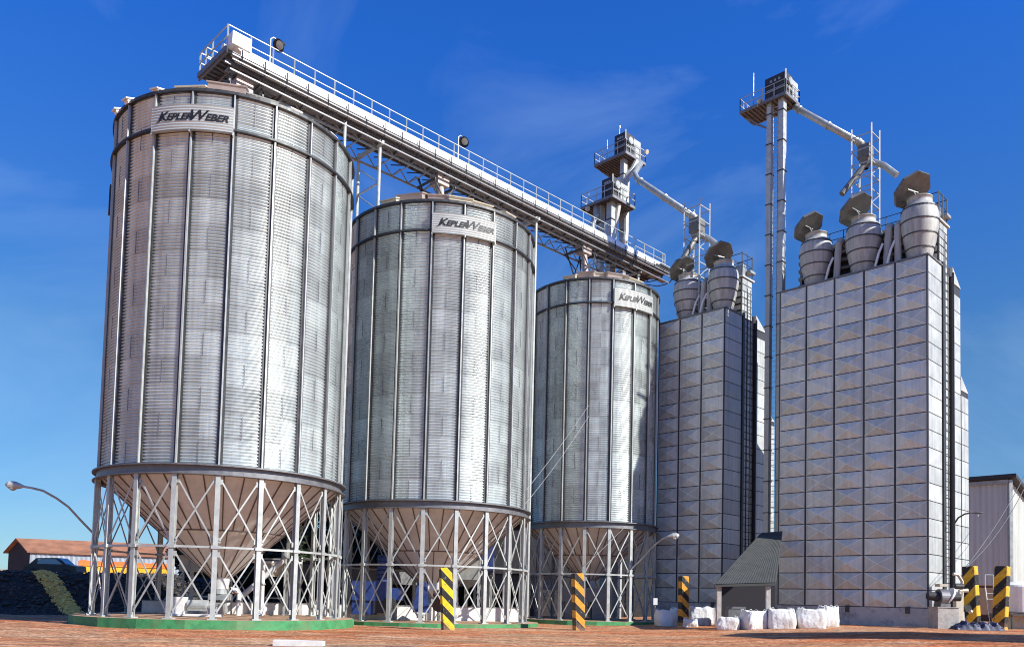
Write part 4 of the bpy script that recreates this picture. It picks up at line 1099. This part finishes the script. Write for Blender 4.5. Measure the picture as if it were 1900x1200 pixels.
def storage():
    a = at(655, 1100, 76); b = at(1235, 1100, 76); x0, x1 = a.x, b.x; g = -.4
    root = thing('storage_building', ((x0+x1)/2, 76, g), 'large dark storage building closing the view behind the middle and smallest silos', 'building')
    m = MB(); m.box(Vector(((x0+x1)/2, 80, g+4.2)), ((x1-x0)/2, 4, 4.2)); m.build('wall', 'black_steel', root)
    m = MB(); m.box(Vector(((x0+x1)/2, 80, g+8.5)), ((x1-x0)/2+.4, 4.4, .1)); m.build('roof', 'asbestos', root)
    for k in range(7):
        m = MB(); m.box(Vector((x0+(x1-x0)*(k+.5)/7, 75.97, g+2.2)), (1.6, .03, 2.1)); m.build('roller_door', 'rim', root)
storage()

# ------------------------------------------------------------------ machinery shed and plant under the silos
def machine_shed():
    s0, s1, n0, z = 9.0, 34.0, 8.2, -.2
    root = thing('machinery_shed', G((s0+s1)/2, n0, z), 'low dark open machinery shed running behind the silos', 'shed')
    m = MB(); m.box(G((s0+s1)/2, n0, 2.55), ((s1-s0)/2, .08, .55), D)
    m.build('fascia', 'galvdark', root)
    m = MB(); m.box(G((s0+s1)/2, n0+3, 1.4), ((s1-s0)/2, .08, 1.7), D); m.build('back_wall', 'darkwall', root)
    m = MB(); m.box(G((s0+s1)/2, n0+1.5, 3.16), ((s1-s0)/2+.3, 1.9, .05), D); m.build('roof', 'asbestos', root)
    s = s0
    while s <= s1: m = MB(); m.bar(G(s, n0-.12, z), G(s, n0-.12, 3.1), .18); m.build('post', 'galvlight', root); s += 5
machine_shed()
def low_wall():
    a = Vector((-19.2, 43.6, 0)); b = Vector((.9, 51.5, 0)); d = (b-a).normalized(); L_ = (b-a).length
    root = thing('low_wall', (a+b)/2+UP*-.4, 'low white-painted wall running behind the front silo legs', 'wall')
    m = MB(); m.box((a+b)/2+UP*.12, (L_/2, .12, .50), d); m.build('wall_body', 'kerbwhite', root)
    m = MB(); m.box((a+b)/2+UP*.64, (L_/2+.05, .16, .02), d); m.build('coping', 'galvdark', root)
    for k in range(1, 8): m = MB(); p = a+d*L_*k/8-Vector((-d.y, d.x, 0))*.15; m.box(p+UP*.12, (.1, .05, .5), d); m.build('pilaster', 'concrete', root)
low_wall()
def under_silo():
    # pump skid at the left inside silo one
    p = at(362, 1130, 39.0); r = thing('pump_skid', (p.x, p.y, .0), 'pale pump skid on the slab under the largest silo', 'pump')
    m = MB(); m.box(Vector((p.x, p.y, .07)), (1.2, .35, .05)); m.box(Vector((p.x-.75, p.y, .5)), (.3, .28, .4)); m.build('base_frame', 'white', r)
    m = MB(); m.cyl(Vector((p.x-.3, p.y, .52)), Vector((p.x+.6, p.y, .52)), .26, n=16); m.cyl(Vector((p.x+.6, p.y, .52)), Vector((p.x+.8, p.y, .52)), .12, n=10); m.build('motor', 'galvlight', r)
    m = MB(); m.lathe(Vector((p.x+1.0, p.y, .62)), [(.2, -.03), (.23, 0), (.2, .03)], 14); m.cyl(Vector((p.x+1, p.y, .1)), Vector((p.x+1, p.y, .62)), .04, n=8); m.build('valve_wheel', 'galv', r)
    # cream cabinets behind the hopper
    for px, py, y, w, h, lab in ((372, 1048, 45.5, 1.0, .75, 'pale cabinet behind the left of the largest silo hopper outlet'), (512, 1056, 46.5, 1.0, .8, 'pale sloped hood behind the right of the largest silo hopper outlet')):
        p = at(px, py, y); r = thing('control_cabinet', (p.x, y, -.0), lab, 'cabinet')
        m = MB(); m.box(Vector((p.x, y, p.z)), (w, .4, h/2)); m.box(Vector((p.x, y, p.z+h/2+.03)), (w+.05, .45, .03)); m.build('housing', 'cream', r)
        m = MB()
        for g in (-1, 1): m.bar(Vector((p.x+g*w*.9, y, -.3)), Vector((p.x+g*w*.9, y, p.z-h/2)), .1)
        m.bar(Vector((p.x-w, y, .9)), Vector((p.x+w, y, .9)), .08); m.build('stand', 'galv', r)
        m = MB(); m.box(Vector((p.x-.3, y-.41, p.z)), (.25, .015, h*.36)); m.build('door', 'galvlight', r)
    # inclined screw conveyor
    a = at(530, 1035, 44.5); b = at(446, 1108, 43.6); r = thing('screw_conveyor', (b.x, b.y, 0), 'inclined tube conveyor rising to the right under the largest silo', 'conveyor')
    m = MB(); m.cyl(b, a, .14, n=12); m.build('tube', 'hopper', r); m = MB(); m.cyl(a, a+UP*.5, .22, n=12); m.build('motor', 'galv', r)
    m = MB(); m.bar(a, Vector((a.x, a.y, 0)), .08); m.bar(a, Vector((a.x+.4, a.y+.3, 0)), .06); m.build('prop', 'galvlight', r)
    # white standpipes
    for px, y, z, lab in ((443, 42.6, 1.3, 'short white standpipe beside the worker'), (485, 43.2, 2.9, 'tall white standpipe right of the worker')):
        p = at(px, 1120, y); r = thing('standpipe', (p.x, y, 0), lab, 'pipe')
        m = MB(); m.tube([Vector((p.x, y, -.1)), Vector((p.x, y, z-.2)), Vector((p.x-.12, y, z)), Vector((p.x-.5, y, z+.02))], .12, 10); m.build('pipe', 'white', r)
        m = MB(); m.cyl(Vector((p.x, y, z*.55)), Vector((p.x, y, z*.55+.08)), .18, n=12); m.build('flange', 'galv', r)
    # overhead service pipes under the hopper
    p = at(430, 1040, 44.5); q = at(560, 1044, 46.5); r = thing('service_pipe', (p.x, p.y, 0), 'horizontal white service pipe behind the largest silo hopper', 'pipe')
    m = MB(); m.tube([p+UP*.5, p, q, q+UP*.3], .07, 8); m.build('pipe', 'white', r)
    m = MB(); m.bar(Vector((p.x+.1, p.y, -.2)), p, .08); m.build('support', 'galv', r); m = MB(); m.bar(Vector((q.x-.1, q.y, -.2)), q, .08); m.build('support', 'galv', r)
    # blue machine under silo two
    p = at(697, 1098, 47.6); r = thing('blue_blower_unit', (p.x, 47.6, -.2), 'large blue machine housing under the left of the middle silo', 'machine')
    m = MB(); x, y, z = p.x, 47.6, -.1
    m.box(Vector((x-.25, y, 1.45)), (1.0, .6, .55)); m.box(Vector((x-.6, y, .6)), (.65, .5, .5)); m.box(Vector((x+1.1, y, 1.3)), (.5, .5, .35)); m.build('housing', 'blue', r)
    m = MB(); m.box(Vector((x+.5, y-.1, .55)), (.5, .5, .35)); m.cyl(Vector((x+.9, y-.7, .8)), Vector((x+.9, y+.3, .8)), .35, n=16); m.build('motor', 'black_steel', r)
    m = MB(); m.lathe(Vector((x+.35, y, 2.0)), [(.30, 0), (.30, 1.5)], 14)
    for k in range(6): m.lathe(Vector((x+.35, y, 2.1+k*.25)), [(.30, 0), (.36, .04), (.30, .08)], 14)
    m.build('stack', 'blue', r)
    p = at(783, 1100, 47.0); r = thing('blue_feed_chute', (p.x, 47, -.2), 'narrow blue tapered feed chute behind the striped bollard of the middle silo', 'chute')
    m = MB(); x = p.x; pts = [(-.42, -.3), (.42, -.3), (.42, .3), (-.42, .3)]
    m.add([Vector((x+a*1.1, 47+b, .3)) for a, b in pts]+[Vector((x+a*.6, 47+b, 2.0)) for a, b in pts], [(0, 1, 5, 4), (1, 2, 6, 5), (2, 3, 7, 6), (3, 0, 4, 7), (4, 5, 6, 7), (3, 2, 1, 0)]); m.build('chute_body', 'blue', r)
    m = MB(); m.box(Vector((x+1.0, 47.1, 1.3)), (.35, .4, .25)); m.cyl(Vector((x+1.0, 46.8, .75)), Vector((x+1.0, 47.4, .75)), .4, n=18); m.build('gearbox', 'rust', r)
    # pale uprights and bins
    for px, y, w, h, zc, mt, lab in ((868, 51.5, 1.3, 1.2, 2.9, 'galv', 'grey bin behind the right legs of the middle silo'), (903, 54, .9, 1.6, 3.8, 'blue', 'small dark blue hopper behind the right legs of the middle silo'),
                                (806, 49.5, .75, .95, 2.1, 'white', 'white cabinet behind the yellow bollard')):
        p = at(px, 1090, y); r = thing('storage_bin', (p.x, y, -.3), lab, 'bin')
        m = MB(); m.box(Vector((p.x, y, zc)), (w/2, .45, h/2)); m.add([Vector((p.x+a*w/2, y+b*.45, zc-h/2)) for a, b in ((-1, -1), (1, -1), (1, 1), (-1, 1))]+[Vector((p.x, y, zc-h/2-.6))], [(0, 1, 4), (1, 2, 4), (2, 3, 4), (3, 0, 4)]); m.build('bin_body', mt, r)
        m = MB()
        for g in (-1, 1):
            for e in (-1, 1): m.bar(Vector((p.x+g*w/2, y+e*.42, -.3)), Vector((p.x+g*w/2, y+e*.42, zc)), .08)
        m.build('stand', 'galvlight', r)
    # machines under silo three
    p = at(1085, 1095, 58.5); r = thing('bagging_machine', (p.x, 58.5, -.2), 'dark bagging machine under the smallest silo', 'machine')
    m = MB(); m.box(Vector((p.x, 58.5, 1.6)), (1.8, .5, .5)); m.box(Vector((p.x-1, 58.5, .5)), (.4, .4, .6)); m.box(Vector((p.x+1, 58.5, .5)), (.5, .4, .6)); m.build('housing', 'galvdark', r)
    m = MB(); m.cyl(Vector((p.x, 58.3, 2.1)), Vector((p.x, 58.3, 2.6)), .35, n=14); m.build('inlet', 'rim', r)
    p = at(1216, 1103, 53.8); r = thing('meter_box', (p.x, 53.8, -.3), 'small white meter box on a post beside the smallest silo', 'meter box')
    m = MB(); m.box(Vector((p.x, 53.8, 1.25)), (.13, .09, .22)); m.build('box', 'white', r)
    m = MB(); m.cyl(Vector((p.x, 53.85, -.35)), Vector((p.x, 53.85, 1.1)), .05, n=8); m.build('post', 'galv', r)
under_silo()

# ------------------------------------------------------------------ worker
def worker():
    p = at(419, 1090, 41.6); x, y, g = p.x, 41.6, .0
    root = thing('person', (x, y, g), 'person in a yellow hi-vis vest and white hard hat leaning over behind the low wall', 'person')
    def skinmesh(name, verts, edges, radii, mt, parent):
        me = bpy.data.meshes.new(name); me.from_pydata(verts, edges, []); o = bpy.data.objects.new(name, me); COL.objects.link(o)
        o.modifiers.new('s', 'SKIN'); 
        for i, r in enumerate(radii):
            sv = me.skin_vertices[0].data[i]; sv.radius = (r if isinstance(r, tuple) else (r, r)); sv.use_root = (i == 0)
        o.modifiers.new('u', 'SUBSURF').levels = 1; o.modifiers['u'].render_levels = 1
        me.materials.append(M[mt]); o.parent = parent; return o
    # leaning slightly forward/right, arms reaching to the pipe
    V = [(0, 0, .95), (.02, 0, 1.12), (.06, 0, 1.30), (.09, 0, 1.42), (.11, 0, 1.50), (.13, 0, 1.60), (.14, 0, 1.70),
         (.10, -.19, 1.40), (.26, -.24, 1.18), (.48, -.20, 1.12), (.10, .19, 1.40), (.27, .22, 1.20), (.48, .16, 1.16),
         (0, -.10, .88), (.06, -.12, .50), (-.02, -.12, .08), (.12, -.13, .04), (0, .10, .88), (-.03, .12, .50), (-.10, .12, .08), (.03, .13, .04)]
    E = [(0, 1), (1, 2), (2, 3), (3, 4), (4, 5), (5, 6), (3, 7), (7, 8), (8, 9), (3, 10), (10, 11), (11, 12), (0, 13), (13, 14), (14, 15), (15, 16), (0, 17), (17, 18), (18, 19), (19, 20)]
    rad = [.13, .12, .14, .10, .05, .085, .09, .07, .045, .033, .07, .045, .033, .09, .06, .04, .04, .09, .06, .04, .04]
    skinmesh('body', V, E, rad, 'skin', root)
    skinmesh('trousers', [V[0], V[13], V[14], (-.02, -.12, .14), V[17], V[18], (-.10, .12, .14)], [(0, 1), (1, 2), (2, 3), (0, 4), (4, 5), (5, 6)], [.15, .105, .08, .07, .105, .08, .07], 'trouser', root)
    skinmesh('vest', [(0, 0, .98), V[1], V[2], (.09, 0, 1.40), V[7], V[10]], [(0, 1), (1, 2), (2, 3), (3, 4), (3, 5)], [(.17, .14), (.155, .13), (.175, .15), (.12, .11), .09, .09], 'hivis', root)
    skinmesh('sleeve', [(.10, -.2, 1.39), V[8], (.42, -.21, 1.13)], [(0, 1), (1, 2)], [.08, .06, .045], 'shirt', root)
    skinmesh('sleeve', [(.10, .2, 1.39), V[11], (.42, .17, 1.17)], [(0, 1), (1, 2)], [.08, .06, .045], 'shirt', root)
    for sy, w in ((-1, V[9]), (1, V[12])):
        w = Vector(w); vs = [tuple(w)]; es = []; rr = [.03]
        vs.append(tuple(w+Vector((.07, 0, -.01)))); es.append((0, 1)); rr.append(.032)
        for k, (dy, ln) in enumerate(((-.03, .065), (-.01, .078), (.01, .074), (.03, .058))):
            b = len(vs); q = w+Vector((.09, dy, -.01)); vs += [tuple(q), tuple(q+Vector((ln*.5, 0, -.015))), tuple(q+Vector((ln*.8, 0, -.045)))]; es += [(1, b), (b, b+1), (b+1, b+2)]; rr += [.010, .009, .008]
        b = len(vs); q = w+Vector((.03, -.035*sy, -.01)); vs += [tuple(q), tuple(q+Vector((.035, -.02*sy, -.02)))]; es += [(0, b), (b, b+1)]; rr += [.012, .010]
        skinmesh('hand', vs, es, rr, 'skin', root)
    m = MB(); c = Vector((.14, 0, 1.72)); m.lathe(c, [(.155, -.005), (.125, 0), (.125, .05), (.10, .11), (.05, .145), (.005, .15)], 18); o = m.build('hard_hat', 'hardhat'); o.parent = root
    for yy in (-.033, .033):
        m = MB(); m.lathe(Vector((.222, yy, 1.665)), [(.004, -.01), (.012, 0), (.004, .01)], 8); o = m.build('eye', 'black'); o.parent = root
    m = MB(); m.add([(.22, -.014, 1.63), (.22, .014, 1.63), (.25, 0, 1.632), (.222, 0, 1.668)], [(0, 1, 2), (0, 2, 3), (1, 3, 2)]); o = m.build('nose', 'skin'); o.parent = root
    m = MB(); m.lathe(Vector((.02, 0, 1.16)), [(.175, 0), (.18, .03), (.175, .06)], 18); o = m.build('reflective_band', 'galvlight'); o.parent = root
worker()

# ------------------------------------------------------------------ right hand side
def warehouse():
    c = at(1872, 890, 76); z1 = c.z; g = ground_z(c.x, 76); c = Vector((c.x, c.y, 0))
    root = thing('warehouse', (c.x, c.y, g), 'tall corrugated warehouse with dark roof edge at the right, beyond the large dryer tower', 'warehouse')
    zb = 2.9
    def sheet(o, d, L_, zf, nrm, n):
        m = MB(); vs = []
        for i in range(n+1):
            w = (.10 if i % 4 in (1, 2) else 0); p = o+d*(L_*i/n)+nrm*w; vs += [Vector((p.x, p.y, zb)), Vector((p.x, p.y, zf(L_*i/n)))]
        m.add(vs, [(2*i, 2*i+2, 2*i+3, 2*i+1) for i in range(n)]); return m
    sheet(c, N, 16, lambda t: z1, -D, 128).build('front_wall', 'wh_wall', root)
    sheet(c, D, 26, lambda t: z1-.27*t, -N, 200).build('gable_wall', 'wh_wall', root)
    m = MB(); m.box(c+N*8+D*.2+UP*(zb+g)/2, (.15, 8, (zb-g)/2), D); m.box(c+D*13+N*.2+UP*(zb+g)/2, (13, .15, (zb-g)/2), D); m.build('brick_base', 'rust', root)
    m = MB(); a = c+UP*(z1+.15)-D*.5-N*.7; b = c+UP*(z1+.15-.27*26)+D*26-N*.7; e = N*17.4
    vs = [a, b, b+e, a+e]; m.add(vs+[v+UP*.35 for v in vs], [(0, 1, 2, 3), (7, 6, 5, 4), (0, 4, 5, 1), (1, 5, 6, 2), (2, 6, 7, 3), (3, 7, 4, 0)]); m.build('roof', 'black_steel', root)
    m = MB(); m.bar(c-D*.12-N*.12+UP*zb, c-D*.12-N*.12+UP*z1, .3, .3); m.bar(c-D*.2+UP*(z1-.15), c-D*.2+N*16+UP*(z1-.15), .12, .35); m.build('corner_flashing', 'galv', root)
warehouse()
def right_stuff():
    ground_z = old_g
    # fan blower on concrete block
    p = at(1750, 1140, 50.5); x, y, g = p.x, 50.5, ground_z(p.x, 50.5)
    r = thing('concrete_block', (x, y, g), 'grey concrete block under the fan beside the large dryer tower', 'block')
    m = MB(); m.box(Vector((x, y, g+.62)), (.62, .6, .64)); m.box(Vector((x, y, g+1.27)), (.66, .64, .02)); m.build('block', 'concrete', r)
    r = thing('fan_blower', (x, y, g+1.3), 'fan blower with round drum and pale guard at the foot of the large dryer tower', 'blower')
    m = MB(); m.cyl(Vector((x-.3, y, g+1.85)), Vector((x+.2, y, g+1.85)), .52, n=28); m.box(Vector((x-.05, y, g+1.4)), (.3, .4, .1)); m.build('drum', 'galvdark', r)
    m = MB(); m.cyl(Vector((x+.27, y, g+1.95)), Vector((x+.36, y, g+1.9)), .60, n=28); m.build('guard', 'white', r)
    m = MB(); m.cyl(Vector((x-.95, y, g+1.95)), Vector((x-.35, y, g+1.9)), .22, .30, n=16); m.build('inlet', 'black_steel', r); m = MB(); m.cyl(Vector((x+.36, y, g+1.9)), Vector((x+1.0, y, g+1.9)), .25, n=14); m.build('motor', 'black_steel', r)
    m = MB(); m.box(Vector((x-.1, y, g+2.6)), (.25, .3, .08)); m.build('cap', 'cream', r)
    # cream pipework
    p = at(1778, 1130, 51.5); x, y = p.x, 51.5; g = ground_z(x, y)
    r = thing('pipe_manifold', (x, y, g), 'cream pipe manifold between the fan blower and the striped bollard', 'pipework')
    m = MB(); m.box(Vector((x, y, g+1.0)), (.22, .2, 1.0)); m.tube([Vector((x, y, g+1.9)), Vector((x+.1, y, g+2.3)), Vector((x+.6, y, g+2.35))], .12, 8); m.tube([Vector((x, y, g+1.2)), Vector((x+.5, y, g+1.3)), Vector((x+.8, y, g+1.0))], .14, 8); m.tube([Vector((x+.2, y, g+.2)), Vector((x+.25, y, g+2.9)), Vector((x+.0, y, g+3.3)), Vector((x-.3, y, g+3.35))], .1, 8); m.build('pipes', 'cream', r)
    m = MB(); m.cyl(Vector((x+.5, y-.2, g+1.25)), Vector((x+.5, y+.2, g+1.25)), .22, n=14); m.cyl(Vector((x-.2, y, g+2.6)), Vector((x+.3, y, g+2.6)), .18, n=12); m.build('valve', 'rim', r)
    # brown container with steps
    p = at(1820, 1110, 62); x, y = p.x, 62; g = ground_z(x, y)
    r = thing('brown_container', (x, y, g), 'dark brown container behind the two leaning bollards', 'container')
    m = MB(); m.box(Vector((x, y, g+1.9)), (1.6, 1.0, 1.05)); m.box(Vector((x, y, g+2.98)), (1.7, 1.1, .04)); m.build('body', 'rust', r)
    m = MB()
    for a in (-1.4, 1.4): m.bar(Vector((x+a, y-.8, g-.1)), Vector((x+a, y-.8, g+.9)), .14)
    m.build('feet', 'rim', r)
    p = at(1836, 1110, 57); x, y = p.x, 57; g = ground_z(x, y)
    r = thing('step_ladder', (x, y, g), 'pale metal steps between the two leaning bollards', 'steps')
    m = MB(); ladder(m, Vector((x, y-.6, g)), Vector((x, y, g+2.7)), .55, (1, 0, 0), .38); m.build('treads', 'galvlight', r)
    m = MB()
    for a in (-.28, .28): m.bar(Vector((x+a, y, g+2.6)), Vector((x+a, y, g+3.6)), .05)
    m.bar(Vector((x-.28, y, g+3.6)), Vector((x+.28, y, g+3.6)), .05); m.build('handrail', 'galv', r)
    # white tank
    p = at(1891, 1110, 55); x, y = p.x, 55; g = ground_z(x, y)
    r = thing('white_tank', (x, y, g), 'white cylindrical tank on a metal stand at the right edge', 'tank')
    m = MB(); m.lathe(Vector((x, y, g+1.0)), [(.05, 0), (1.1, .05), (1.15, .12), (1.15, 1.75), (1.1, 1.85), (.4, 2.1), (.02, 2.12)], 32); m.build('vessel', 'white', r)
    m = MB(); m.box(Vector((x, y, g+.93)), (1.3, 1.2, .06))
    for a in (-1.15, 0, 1.15):
        for b in (-1.1, 1.1): m.bar(Vector((x+a, y+b, g-.1)), Vector((x+a, y+b, g+.9)), .1)
    m.build('stand', 'rim', r)
    m = MB(); m.box(Vector((x+.1, y+.3, g+.42)), (.8, .6, .42)); m.build('lower_box', 'cream', r)
    # crumpled tarps
    for (px, w, sd, lab) in ((1792, 1.5, 3, 'crumpled dark blue tarpaulin at the foot of the left leaning bollard'), (1834, 1.5, 5, 'crumpled dark blue tarpaulin between the two leaning bollards')):
        p = at(px, 1158, 49.3); rnd = random.Random(sd); bm = bmesh.new(); bmesh.ops.create_grid(bm, x_segments=26, y_segments=16, size=.5)
        for v in bm.verts:
            u, t = v.co.x*2, v.co.y*2; e = max(0, 1-u*u)*max(0, 1-t*t)
            v.co = Vector((u*w*.5+.05*math.sin(9*t), t*.55, ground_z(p.x, 49.3)-.03+(e**.4)*(.42+.10*math.sin(7*u+sd)+.07*math.sin(13*u+5*t)+.05*math.sin(21*t+4*u))))
        me = bpy.data.meshes.new('tarpaulin'); bm.to_mesh(me); bm.free(); me.materials.append(M['bluetarp'])
        o = bpy.data.objects.new('tarpaulin', me); COL.objects.link(o); o.location = (p.x, 49.3, 0); tag(o, lab, 'tarpaulin', 'crumpled blue tarpaulins')
A3 = set(COL.objects)
right_stuff()
NEAR += [o for o in COL.objects if o not in A3 and o.parent is None]
for o in NEAR: nearer(o)
def wires():
    def cable(a, b, sag, r, mt, label, grp):
        pts = [a+(b-a)*t-UP*sag*4*t*(1-t) for t in [i/14 for i in range(15)]]
        m = MB(); m.tube(pts, r, 5); o = m.build('cable', mt); tag(o, label, 'cable', grp)
    cable(at(1793, 1050, 45), at(1902, 880, 54), .3, .022, 'wire', 'upper of the two cables slanting from the left leaning bollard to the warehouse', 'cables at the right')
    cable(at(1793, 1052, 45), at(1902, 903, 54), .5, .022, 'wire', 'lower of the two cables slanting from the left leaning bollard to the warehouse', 'cables at the right')
    cable(at(1092, 752, 54.6), at(852, 1046, 44.4), .5, .014, 'palewire', 'upper thin pale cable slanting from the smallest silo down to a middle silo leg', 'thin pale cables by the silos')
    cable(at(1092, 772, 54.6), at(856, 1056, 44.4), .7, .014, 'palewire', 'lower thin pale cable slanting from the smallest silo down to a middle silo leg', 'thin pale cables by the silos')
    cable(at(1160, 976, 54.2), at(1086, 1048, 54.2), .05, .02, 'palewire', 'short pale cable across the hopper legs of the smallest silo', 'thin pale cables by the silos')
wires()
# kerb slab in the foreground
p = at(555, 1196, 25.6); m = MB()
m.box(Vector((p.x, 25.6, ground_z(p.x, 25.6)+.07)), (.75, .22, .09)); m.box(Vector((p.x-.45, 25.45, ground_z(p.x, 25.6)+.17)), (.28, .06, .012))
o = m.build('kerb_stone', 'kerbwhite'); tag(o, 'pale kerb stone lying on the dirt at the bottom edge of the picture', 'kerb stone')
# yard kerb strip in front of silos: rubble stones and dark strip
rnd = random.Random(5)
m = MB()
for i in range(900):
    px = rnd.uniform(0, 1900); y = rnd.uniform(30, 46) if rnd.random() < .6 else rnd.uniform(22, 34)
    q = at(px, 1150, y); r = rnd.uniform(.012, .035); c = Vector((q.x, y, ground_z(q.x, y)+r*.3))
    m.add([c+Vector((a*r*rnd.uniform(.7, 1.4), b*r, cc*r*.7)) for a, b, cc in ((1, 0, 0), (-1, 0, 0), (0, 1, 0), (0, -1, 0), (0, 0, 1))], [(0, 2, 4), (2, 1, 4), (1, 3, 4), (3, 0, 4)])
o = m.build('loose_stones', 'stones'); tag(o, 'loose stones scattered over the dirt yard', 'stones', kind='stuff')
# added, unseen shed outside the frame at right, throws the long shadow over the yard
r = thing('shadow_shed', (26, 30, 0), 'added unseen grey sheet shed beyond the right edge of the yard, there for its shadow', 'shed')
m = MB(); m.box(Vector((26.5, 30, 4.7)), (2.4, 2.4, 5.0)); m.build('wall', 'wh_wall', r)
m = MB(); m.add([(23.8, 27.3, 9.72), (29.2, 27.3, 9.72), (29.2, 32.7, 9.72), (23.8, 32.7, 9.72), (23.8, 30, 10.8), (29.2, 30, 10.8)], [(0, 1, 5, 4), (2, 3, 4, 5), (0, 4, 3), (1, 2, 5), (3, 2, 1, 0)]); m.build('roof', 'asbestos', r)
m = MB(); m.box(Vector((24.07, 30, 1.2)), (.03, .5, 1.1)); m.build('door', 'rim', r)
